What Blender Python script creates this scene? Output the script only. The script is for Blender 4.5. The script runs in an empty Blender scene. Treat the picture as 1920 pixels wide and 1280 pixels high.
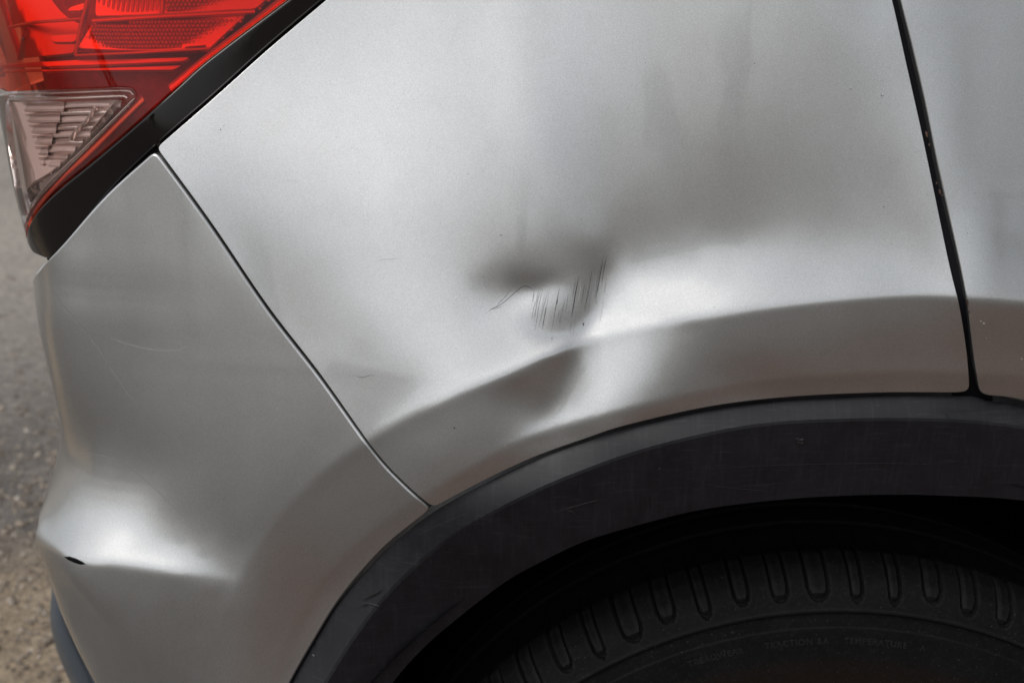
import bpy, bmesh, math, random
import numpy as np
from mathutils import Vector, geometry as mgeo

# ------------------------------------------------------------------ camera, world, sun, exposure
SC = bpy.context.scene
CAM = np.array([0.0, -0.88, 1.14]); PITCH = math.radians(17.0); FPX = 2773.0
cam = bpy.data.cameras.new("camera"); cam_o = bpy.data.objects.new("camera", cam)
SC.collection.objects.link(cam_o); SC.camera = cam_o
cam_o.location = CAM; cam_o.rotation_euler = (math.pi/2 - PITCH, 0, 0)
cam.sensor_width = 36.0; cam.lens = 36.0*FPX/1920.0; cam.clip_start = 0.02; cam.clip_end = 2000
cam.dof.use_dof = True; cam.dof.focus_distance = 0.885; cam.dof.aperture_fstop = 11.0
SC.view_settings.view_transform = 'Standard'; SC.view_settings.look = 'None'
SC.view_settings.gamma = 1.0; SC.view_settings.exposure = 0.0

SUN_EL = math.radians(58); SUN_AZ = math.radians(-40)      # azimuth measured from -y (behind the camera) towards +x
SUN_DIR = np.array([math.cos(SUN_EL)*math.sin(SUN_AZ), -math.cos(SUN_EL)*math.cos(SUN_AZ), math.sin(SUN_EL)])
world = bpy.data.worlds.new("World"); SC.world = world; world.use_nodes = True
nt = world.node_tree; nt.nodes.clear()
sky = nt.nodes.new('ShaderNodeTexSky'); sky.sky_type = 'NISHITA'; sky.sun_disc = False
sky.sun_elevation = SUN_EL; sky.sun_rotation = math.atan2(SUN_DIR[0], SUN_DIR[1])
sky.dust_density = 3.0; sky.air_density = 1.0; sky.ozone_density = 1.0; sky.altitude = 0
hs = nt.nodes.new('ShaderNodeHueSaturation'); hs.inputs['Saturation'].default_value = 0.22; hs.inputs['Value'].default_value = 1.0
bg = nt.nodes.new('ShaderNodeBackground'); bg.inputs['Strength'].default_value = 0.15
wo = nt.nodes.new('ShaderNodeOutputWorld')
nt.links.new(sky.outputs[0], hs.inputs['Color']); nt.links.new(hs.outputs[0], bg.inputs['Color']); nt.links.new(bg.outputs[0], wo.inputs[0])
sun = bpy.data.lights.new("sun", 'SUN'); sun.energy = 1.3; sun.angle = math.radians(32); sun.color = (1.0, 0.955, 0.89)
sun_o = bpy.data.objects.new("sun", sun); SC.collection.objects.link(sun_o)
sun_o.rotation_euler = Vector(SUN_DIR).to_track_quat('Z', 'Y').to_euler()

# ------------------------------------------------------------------ helpers
def rays(px, py):
    """world directions (y component 1) of photograph pixels"""
    px = np.atleast_1d(np.asarray(px, float)); py = np.atleast_1d(np.asarray(py, float))
    a = (px-960)/FPX; b = (640-py)/FPX; c, s = math.cos(PITCH), math.sin(PITCH)
    d = np.stack([a, c + b*s, -s + b*c], -1)
    return d/d[:, 1:2]
def at(px, py, y):
    d = rays(px, py); return CAM + d*(np.atleast_1d(np.asarray(y, float)) - CAM[1])[:, None]
def project(P):
    d = P-CAM; c, s = math.cos(PITCH), math.sin(PITCH)
    w = d[..., 1]*c - d[..., 2]*s; up = d[..., 1]*s + d[..., 2]*c
    return 960+FPX*d[..., 0]/w, 640-FPX*up/w
def smooth(v, n):
    """resample a hand-drawn polyline as a smooth curve (Catmull-Rom, even spacing)"""
    v = np.asarray(v, float); e = np.vstack([2*v[0]-v[1], v, 2*v[-1]-v[-2]]); out = []
    for i in range(len(v)-1):
        p0, p1, p2, p3 = e[i:i+4]; t = np.linspace(0, 1, 24, endpoint=False)[:, None]
        out.append(0.5*((2*p1)+(p2-p0)*t+(2*p0-5*p1+4*p2-p3)*t*t+(3*p1-p0-3*p2+p3)*t**3))
    c = np.vstack(out+[v[-1:]]); s = np.r_[0, np.cumsum(np.linalg.norm(np.diff(c, axis=0), axis=1))]
    q = np.linspace(0, s[-1], n); return np.stack([np.interp(q, s, c[:, k]) for k in range(c.shape[1])], -1)
def tagit(o, label=None, cat=None, group=None, kind=None):
    for k, v in (('label', label), ('category', cat), ('group', group), ('kind', kind)):
        if v: o[k] = v
    return o
def link(name, me, mat=None, parent=None):
    o = bpy.data.objects.new(name, me); SC.collection.objects.link(o)
    if mat is not None: me.materials.append(mat)
    if parent is not None: o.parent = parent
    return o
def mesh_obj(name, verts, faces, mat=None, parent=None, normals=None, flat=False):
    me = bpy.data.meshes.new(name); me.from_pydata([tuple(map(float, v)) for v in verts], [], [tuple(map(int, f)) for f in faces]); me.update()
    if not flat: me.polygons.foreach_set('use_smooth', [True]*len(me.polygons))
    if normals is not None: me.normals_split_custom_set_from_vertices([tuple(map(float, n)) for n in normals])
    return link(name, me, mat, parent)
def empty(name, loc=(0, 0, 0), parent=None):
    o = bpy.data.objects.new(name, None); SC.collection.objects.link(o); o.location = loc; o.empty_display_size = .1
    if parent is not None: o.parent = parent
    return o
class NT:
    """short-hand for building a node material"""
    def __init__(s, name):
        s.m = bpy.data.materials.new(name); s.m.use_nodes = True; s.t = s.m.node_tree; s.t.nodes.clear()
        s.out = s.n('ShaderNodeOutputMaterial')
    def n(s, typ, **kw):
        o = s.t.nodes.new(typ)
        for k, v in kw.items(): setattr(o, k, v)
        return o
    def l(s, a, b): s.t.links.new(a, b)
    def set(s, node, **kw):
        for k, v in kw.items():
            sock = node.inputs[k.replace('_', ' ')]
            if hasattr(v, 'is_output') or isinstance(v, bpy.types.NodeSocket): s.l(v, sock)
            else: sock.default_value = v
        return node
    def coord(s, scale=(1, 1, 1)):
        tc = s.n('ShaderNodeTexCoord'); mp = s.n('ShaderNodeMapping'); mp.inputs['Scale'].default_value = scale
        s.l(tc.outputs['Object'], mp.inputs[0]); return mp.outputs[0]
    def noise(s, scale, detail=4, rough=.55, vec=None, typ='ShaderNodeTexNoise'):
        o = s.n(typ); o.inputs['Scale'].default_value = scale
        if typ == 'ShaderNodeTexNoise': o.inputs['Detail'].default_value = detail; o.inputs['Roughness'].default_value = rough
        if vec is None:
            tc = s.n('ShaderNodeTexCoord'); vec = tc.outputs['Object']
        s.l(vec, o.inputs['Vector']); return o
    def ramp(s, fac, stops):
        r = s.n('ShaderNodeValToRGB'); e = r.color_ramp.elements
        while len(e) < len(stops): e.new(.5)
        for i, (p, c) in enumerate(stops):
            e[i].position = p; e[i].color = c if len(c) == 4 else (*c, 1)
        s.l(fac, r.inputs[0]); return r.outputs[0]
    def math(s, op, a, b=0.0, c=0.0):
        o = s.n('ShaderNodeMath', operation=op)
        for i, v in enumerate((a, b, c)):
            if isinstance(v, bpy.types.NodeSocket): s.l(v, o.inputs[i])
            else: o.inputs[i].default_value = v
        return o.outputs[0]
    def mix(s, fac, a, b, mode='MIX'):
        o = s.n('ShaderNodeMix', data_type='RGBA', blend_type=mode)
        for sock, v in ((o.inputs[0], fac), (o.inputs[6], a), (o.inputs[7], b)):
            if isinstance(v, bpy.types.NodeSocket): s.l(v, sock)
            else: sock.default_value = v if not isinstance(v, tuple) or len(v) == 4 else (*v, 1)
        return o.outputs[2]
    def bump(s, h, dist, strength=1.0, nrm=None):
        b = s.n('ShaderNodeBump'); b.inputs['Distance'].default_value = dist; b.inputs['Strength'].default_value = strength
        s.l(h, b.inputs['Height'])
        if nrm is not None: s.l(nrm, b.inputs['Normal'])
        return b.outputs[0]
    def bsdf(s, **kw):
        b = s.n('ShaderNodeBsdfPrincipled'); s.set(b, **kw); s.l(b.outputs[0], s.out.inputs[0]); return b

# ------------------------------------------------------------------ the ground and the trees behind the photographer
def ground_material():
    g = NT('dry gravelly ground')
    c1 = g.noise(0.9, 6); c2 = g.noise(9, 8, .65); c3 = g.noise(140, 6, .7); v = g.noise(90, typ='ShaderNodeTexVoronoi')
    base = g.ramp(c2.outputs[0], [(.3, (.078, .070, .064)), (.5, (.124, .113, .104)), (.68, (.190, .174, .160))])
    tan = g.ramp(c2.outputs[0], [(.3, (.19, .145, .10)), (.55, (.32, .255, .18)), (.75, (.44, .365, .28))])
    sx = g.n('ShaderNodeSeparateXYZ'); tc = g.n('ShaderNodeTexCoord'); g.l(tc.outputs['Object'], sx.inputs[0])
    d = g.math('ADD', sx.outputs['Y'], g.math('MULTIPLY', g.noise(3.1, 5).outputs[0], 0.9))
    near = g.ramp(g.math('MULTIPLY_ADD', d, .5, -.35), [(.56, (1, 1, 1)), (.70, (0, 0, 0))])
    left = g.ramp(g.math('MULTIPLY_ADD', sx.outputs['X'], -1.0, 0.0), [(.1, (0, 0, 0)), (.5, (1, 1, 1))])
    front = g.ramp(g.math('ADD', sx.outputs['Y'], -.55), [(0.0, (0, 0, 0)), (.4, (1, 1, 1))])
    col = g.mix(g.math('MULTIPLY', g.math('MULTIPLY', near, left), front), base, tan)
    under = g.ramp(g.math('MULTIPLY', g.math('ABSOLUTE', g.math('ADD', sx.outputs['Y'], .2)), .5), [(.42, (1, 1, 1)), (.68, (0, 0, 0))])
    col = g.mix(g.math('MULTIPLY', g.math('MULTIPLY', under, g.math('SUBTRACT', 1.0, left)), .8), col, (.140, .082, .060))
    far = g.ramp(g.math('MULTIPLY', sx.outputs['Y'], .1), [(.18, (0, 0, 0)), (.36, (1, 1, 1))])
    pale = g.ramp(c1.outputs[0], [(.3, (.215, .195, .172)), (.6, (.33, .302, .27))])
    col = g.mix(far, col, pale)
    sp = g.ramp(c3.outputs[0], [(.33, (.35, .33, .32)), (.5, (1, 1, 1)), (.7, (1.5, 1.47, 1.43))])
    c4 = g.noise(42, 5, .75); col = g.mix(1.0, col, g.ramp(c4.outputs[0], [(.36, (.62, .60, .58)), (.5, (1, 1, 1)), (.66, (1.4, 1.38, 1.34))]), 'MULTIPLY')
    col = g.mix(1.0, col, sp, 'MULTIPLY')
    h = g.math('ADD', g.math('MULTIPLY', c2.outputs[0], .6), g.math('ADD', g.math('MULTIPLY', c3.outputs[0], .25), g.math('MULTIPLY', v.outputs[0], .12)))
    g.bsdf(Base_Color=col, Roughness=.92, Normal=g.bump(h, .03, .9)); return g.m
MAT_GROUND = ground_material()
gr = mesh_obj('ground', [(-400, -400, 0), (400, -400, 0), (400, 400, 0), (-400, 400, 0)], [(0, 1, 2, 3)], MAT_GROUND)
tagit(gr, kind='structure')

def leaf_mesh(name, n, rx, ry, rz, seed, size=.16):
    r = np.random.default_rng(seed)
    k = 26; cl = r.normal(size=(k, 3)); cl /= np.linalg.norm(cl, axis=1)[:, None]; cl *= r.uniform(.25, .85, (k, 1)); cr = r.uniform(.16, .34, k)
    i = r.integers(0, k, n); p = r.normal(size=(n, 3)); p /= np.linalg.norm(p, axis=1)[:, None]
    p = cl[i] + p*(cr[i]*r.uniform(.35, 1, n)**.5)[:, None]; p *= (rx, ry, rz)
    a = r.normal(size=(n, 3)); a /= np.linalg.norm(a, axis=1)[:, None]; b = np.cross(a, r.normal(size=(n, 3))); b /= np.linalg.norm(b, axis=1)[:, None]
    s = r.uniform(.6, 1.3, (n, 1))*size
    V = np.stack([p-a*s, p+b*s*.45, p+a*s, p-b*s*.45], 1).reshape(-1, 3); F = np.arange(4*n).reshape(-1, 4)
    me = bpy.data.meshes.new(name); me.vertices.add(4*n); me.vertices.foreach_set('co', V.ravel().astype(np.float32))
    me.loops.add(4*n); me.loops.foreach_set('vertex_index', F.ravel().astype(np.int32)); me.polygons.add(n)
    me.polygons.foreach_set('loop_start', np.arange(0, 4*n, 4, dtype=np.int32)); me.update(calc_edges=True); me.validate(); return me
def tube(pts, rad, seg=8):
    pts = np.asarray(pts, float); V = []; F = []
    for i, p in enumerate(pts):
        t = pts[min(i+1, len(pts)-1)]-pts[max(i-1, 0)]; t /= np.linalg.norm(t)+1e-12
        a = np.cross(t, (0.31, .9, .3)); a /= np.linalg.norm(a); b = np.cross(t, a)
        for k in range(seg):
            w = 2*math.pi*k/seg; V.append(p+rad[i]*(a*math.cos(w)+b*math.sin(w)))
    for i in range(len(pts)-1):
        for k in range(seg): F.append((i*seg+k, i*seg+(k+1) % seg, (i+1)*seg+(k+1) % seg, (i+1)*seg+k))
    F.append(tuple(range(seg))[::-1]); F.append(tuple((len(pts)-1)*seg+k for k in range(seg)))
    return V, F
lf = NT('leaves'); lf.bsdf(Base_Color=lf.ramp(lf.noise(.9, 3).outputs[0], [(.35, (.06, .085, .035)), (.65, (.12, .15, .07))]), Roughness=.6); MAT_LEAF = lf.m
bk = NT('bark'); bk.bsdf(Base_Color=bk.ramp(bk.noise(14, 6).outputs[0], [(.3, (.07, .05, .035)), (.7, (.17, .13, .10))]), Roughness=.9); MAT_BARK = bk.m
def tree(x, y, h, rx, rz, seed, label, n=9000, size=.16):
    t = empty('broadleaf_tree', (x, y, 0)); tagit(t, label, 'tree', 'trees behind the photographer')
    r = random.Random(seed); V, F = tube([(0, 0, 0), (.08, .05, h*.25), (-.05, .1, h*.5), (.05, 0, h*.8)], [.24, .19, .14, .04], 10)
    for _ in range(7):
        a = r.uniform(0, 6.28); z0 = h*r.uniform(.3, .55); q = [(0, 0, z0), (rx*.3*math.cos(a), rx*.3*math.sin(a), z0+h*.1), (rx*.7*math.cos(a), rx*.7*math.sin(a), z0+h*.2)]
        v2, f2 = tube(q, [.1, .07, .02], 6); F += [tuple(i+len(V) for i in f) for f in f2]; V += v2
    mesh_obj('trunk', V, F, MAT_BARK, t)
    c = link('crown', leaf_mesh('crown', n, rx, rx, rz, seed, size), MAT_LEAF, t); c.location = (0, 0, h-rz*.95)
tree(11.2, -8.4, 8.2, 3.0, 3.6, 3, 'open-crowned broadleaf tree with a low crown behind the photographer', 1500, .32)
tree(17.5, -5.0, 10.5, 3.9, 4.4, 5, 'tall open-crowned broadleaf tree farthest to the right behind the photographer', 2300, .30)
tree(-6.5, -30, 5.5, 3.0, 2.4, 8, 'small broadleaf tree straight behind the photographer', 2600, .22)
tree(-15.5, -21, 6.0, 3.2, 2.7, 12, 'broadleaf tree farthest to the left behind the photographer', 2400, .22)

# ------------------------------------------------------------------ the body surface: (u, z) -> point
# u runs along the car's side (= x on the flat part) and wraps round the rear corner; h is relief in metres
CA, CB, CP = 0.20, 0.26, 1.30
SIL = np.array([(-62, -40), (-40, 60), (-18, 160), (0, 250), (22, 370), (42, 440), (64, 500), (64, 560), (80, 640), (105, 740), (117, 820), (100, 900), (79, 980), (84, 1020), (100, 1080), (140, 1180), (192, 1280), (232, 1360)], float)
def lean(z):
    """how far the side leans in towards the roof"""
    a = np.clip(np.asarray(z, float)-.84, 0, None); return .30*(np.sqrt(a*a+.05**2)-.05)
def corner(th):
    th = np.clip(th, 0, None); t = np.minimum(th, math.pi/2); extra = (th-t)*CA
    c = np.maximum(1-np.cos(t), 0)
    return -CA*np.sin(t), CB*c**CP+extra, -CA*np.cos(t), CB*CP*np.maximum(c, 1e-12)**(CP-1)*np.sin(t)
def _fit_edge():
    """rear extent of the side for every height, so that the corner's outline is where the photo has it"""
    th = np.linspace(0, math.pi/2, 200); cx, cy, _, _ = corner(th); Z = []; U = []
    for px, py in SIL:
        k = (px-960)/FPX; lo = None
        for it in range(12):
            y = .15 if lo is None else lo
            P = at(px, py, y)[0]; z = P[2]
            # x = uc+cx must touch the ray in plan: x/(y-CAM_y) = slope
            s = P[0]/(P[1]-CAM[1]); f = s*(cy+lean(z)-CAM[1])-cx; j = np.argmax(f); uc = f[j]; lo = cy[j]+lean(z)
        Z.append(z); U.append(uc)
    o = np.argsort(Z); Z = np.array(Z)[o]; U = np.array(U)[o]
    q = np.linspace(Z[0], Z[-1], 200); v = np.interp(q, Z, U)
    ker = np.exp(-.5*(np.arange(-12, 13)/4.0)**2); ker /= ker.sum(); v = np.convolve(np.pad(v, 12, 'edge'), ker, 'valid')
    return q, v
EZ, EU = _fit_edge()
def base(u, z):
    uc = np.interp(z, EZ, EU); th = (uc-u)/CA; cx, cy, tx, ty = corner(th)
    flat = u >= uc
    x = np.where(flat, u, uc+cx); y = np.where(flat, 0, cy)
    tx = np.where(flat, -1, tx); ty = np.where(flat, 0, ty); ty = np.where((th > math.pi/2), 1, ty); tx = np.where(th > math.pi/2, 0, tx)
    l = np.hypot(tx, ty); nx, ny = -ty/l, tx/l
    y = y + lean(z) + 0.06*np.clip(u, 0, 1)**2
    return x, y, nx, ny
# cubic B-spline relief grids: (u0, z0, step, nu, nz, coefficients)
def bsw(t): return np.stack([(1-t)**3/6, (3*t**3-6*t**2+4)/6, (-3*t**3+3*t**2+3*t+1)/6, t**3/6], -1)
def grid_eval(g, u, z):
    u0, z0, st, nu, nz, C = g; a = np.clip((u-u0)/st, 1.0001, nu-2.0001); b = np.clip((z-z0)/st, 1.0001, nz-2.0001)
    i = a.astype(int); j = b.astype(int); wu = bsw(a-i); wz = bsw(b-j); r = 0
    for p in range(4):
        for q in range(4): r = r + wu[..., p]*wz[..., q]*C[np.clip(i+p-1, 0, nu-1), np.clip(j+q-1, 0, nz-1)]
    return r
def sdist(poly, u, z):
    """signed distance to an open polyline (positive on its right-hand side) and position 0..1 along it"""
    best = np.full(u.shape, 1e9); sg = np.zeros(u.shape); tt = np.zeros(u.shape); n = len(poly)-1
    for k in range(n):
        ax, az = poly[k]; dx, dz = poly[k+1]-poly[k]; L = dx*dx+dz*dz
        t = ((u-ax)*dx+(z-az)*dz)/L
        if k > 0: t = np.maximum(t, 0)
        if k < n-1: t = np.minimum(t, 1)
        ex = u-ax-t*dx; ez = z-az-t*dz; d = ex*ex+ez*ez; m = d < best
        c = ex*dz-ez*dx
        best = np.where(m, d, best); sg = np.where(m, c/math.sqrt(L), sg); tt = np.where(m, (k+np.clip(t, 0, 1))/n, tt)
    return np.sign(sg)*np.sqrt(best), tt
def kink(s, w): return w*np.logaddexp(0, s/w)          # 0 above the crease, slope 1 below it
# creases: pixel trace on the panels, slope change along the trace, softness (m)
CREASES = {   # pixel trace on the panels, slope change along it (against u+z or u), softness (m)
 'arch':  ([(352,1330),(398,1200),(440,1105),(490,1020),(560,925),(640,860),(700,822),(780,778),(860,738),(950,702),(1040,662),(1120,635),(1250,606),(1400,582),(1600,561),(1780,556),(1920,566),(2060,590),(2250,640)],
           [(.34,0),(.43,.04),(.49,.16),(.58,.30),(.69,.42),(.85,.46),(.895,.42),(.918,.24),(.95,.20),(1.0,.42),(1.1,.50)], .0014, 'uz'),
 'lip':   ([(470,1360),(500,1285),(545,1185),(600,1090),(690,1000),(800,925),(900,868),(1000,815),(1080,790),(1200,758),(1330,730),(1450,712),(1600,700),(1800,696),(1920,704),(2060,725),(2250,770)],
           [(.40,.04),(.56,.20),(.82,.26)], .0013, 'uz'),
 'bumper': ([(60,1000),(100,1024),(150,1052),(220,1058),(300,1068),(380,1080),(440,1092),(520,1108)],
           [(-.39,.5),(-.315,.75),(-.252,.55),(-.206,.2),(-.167,0)], .0018, 'u'),
}
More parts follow.
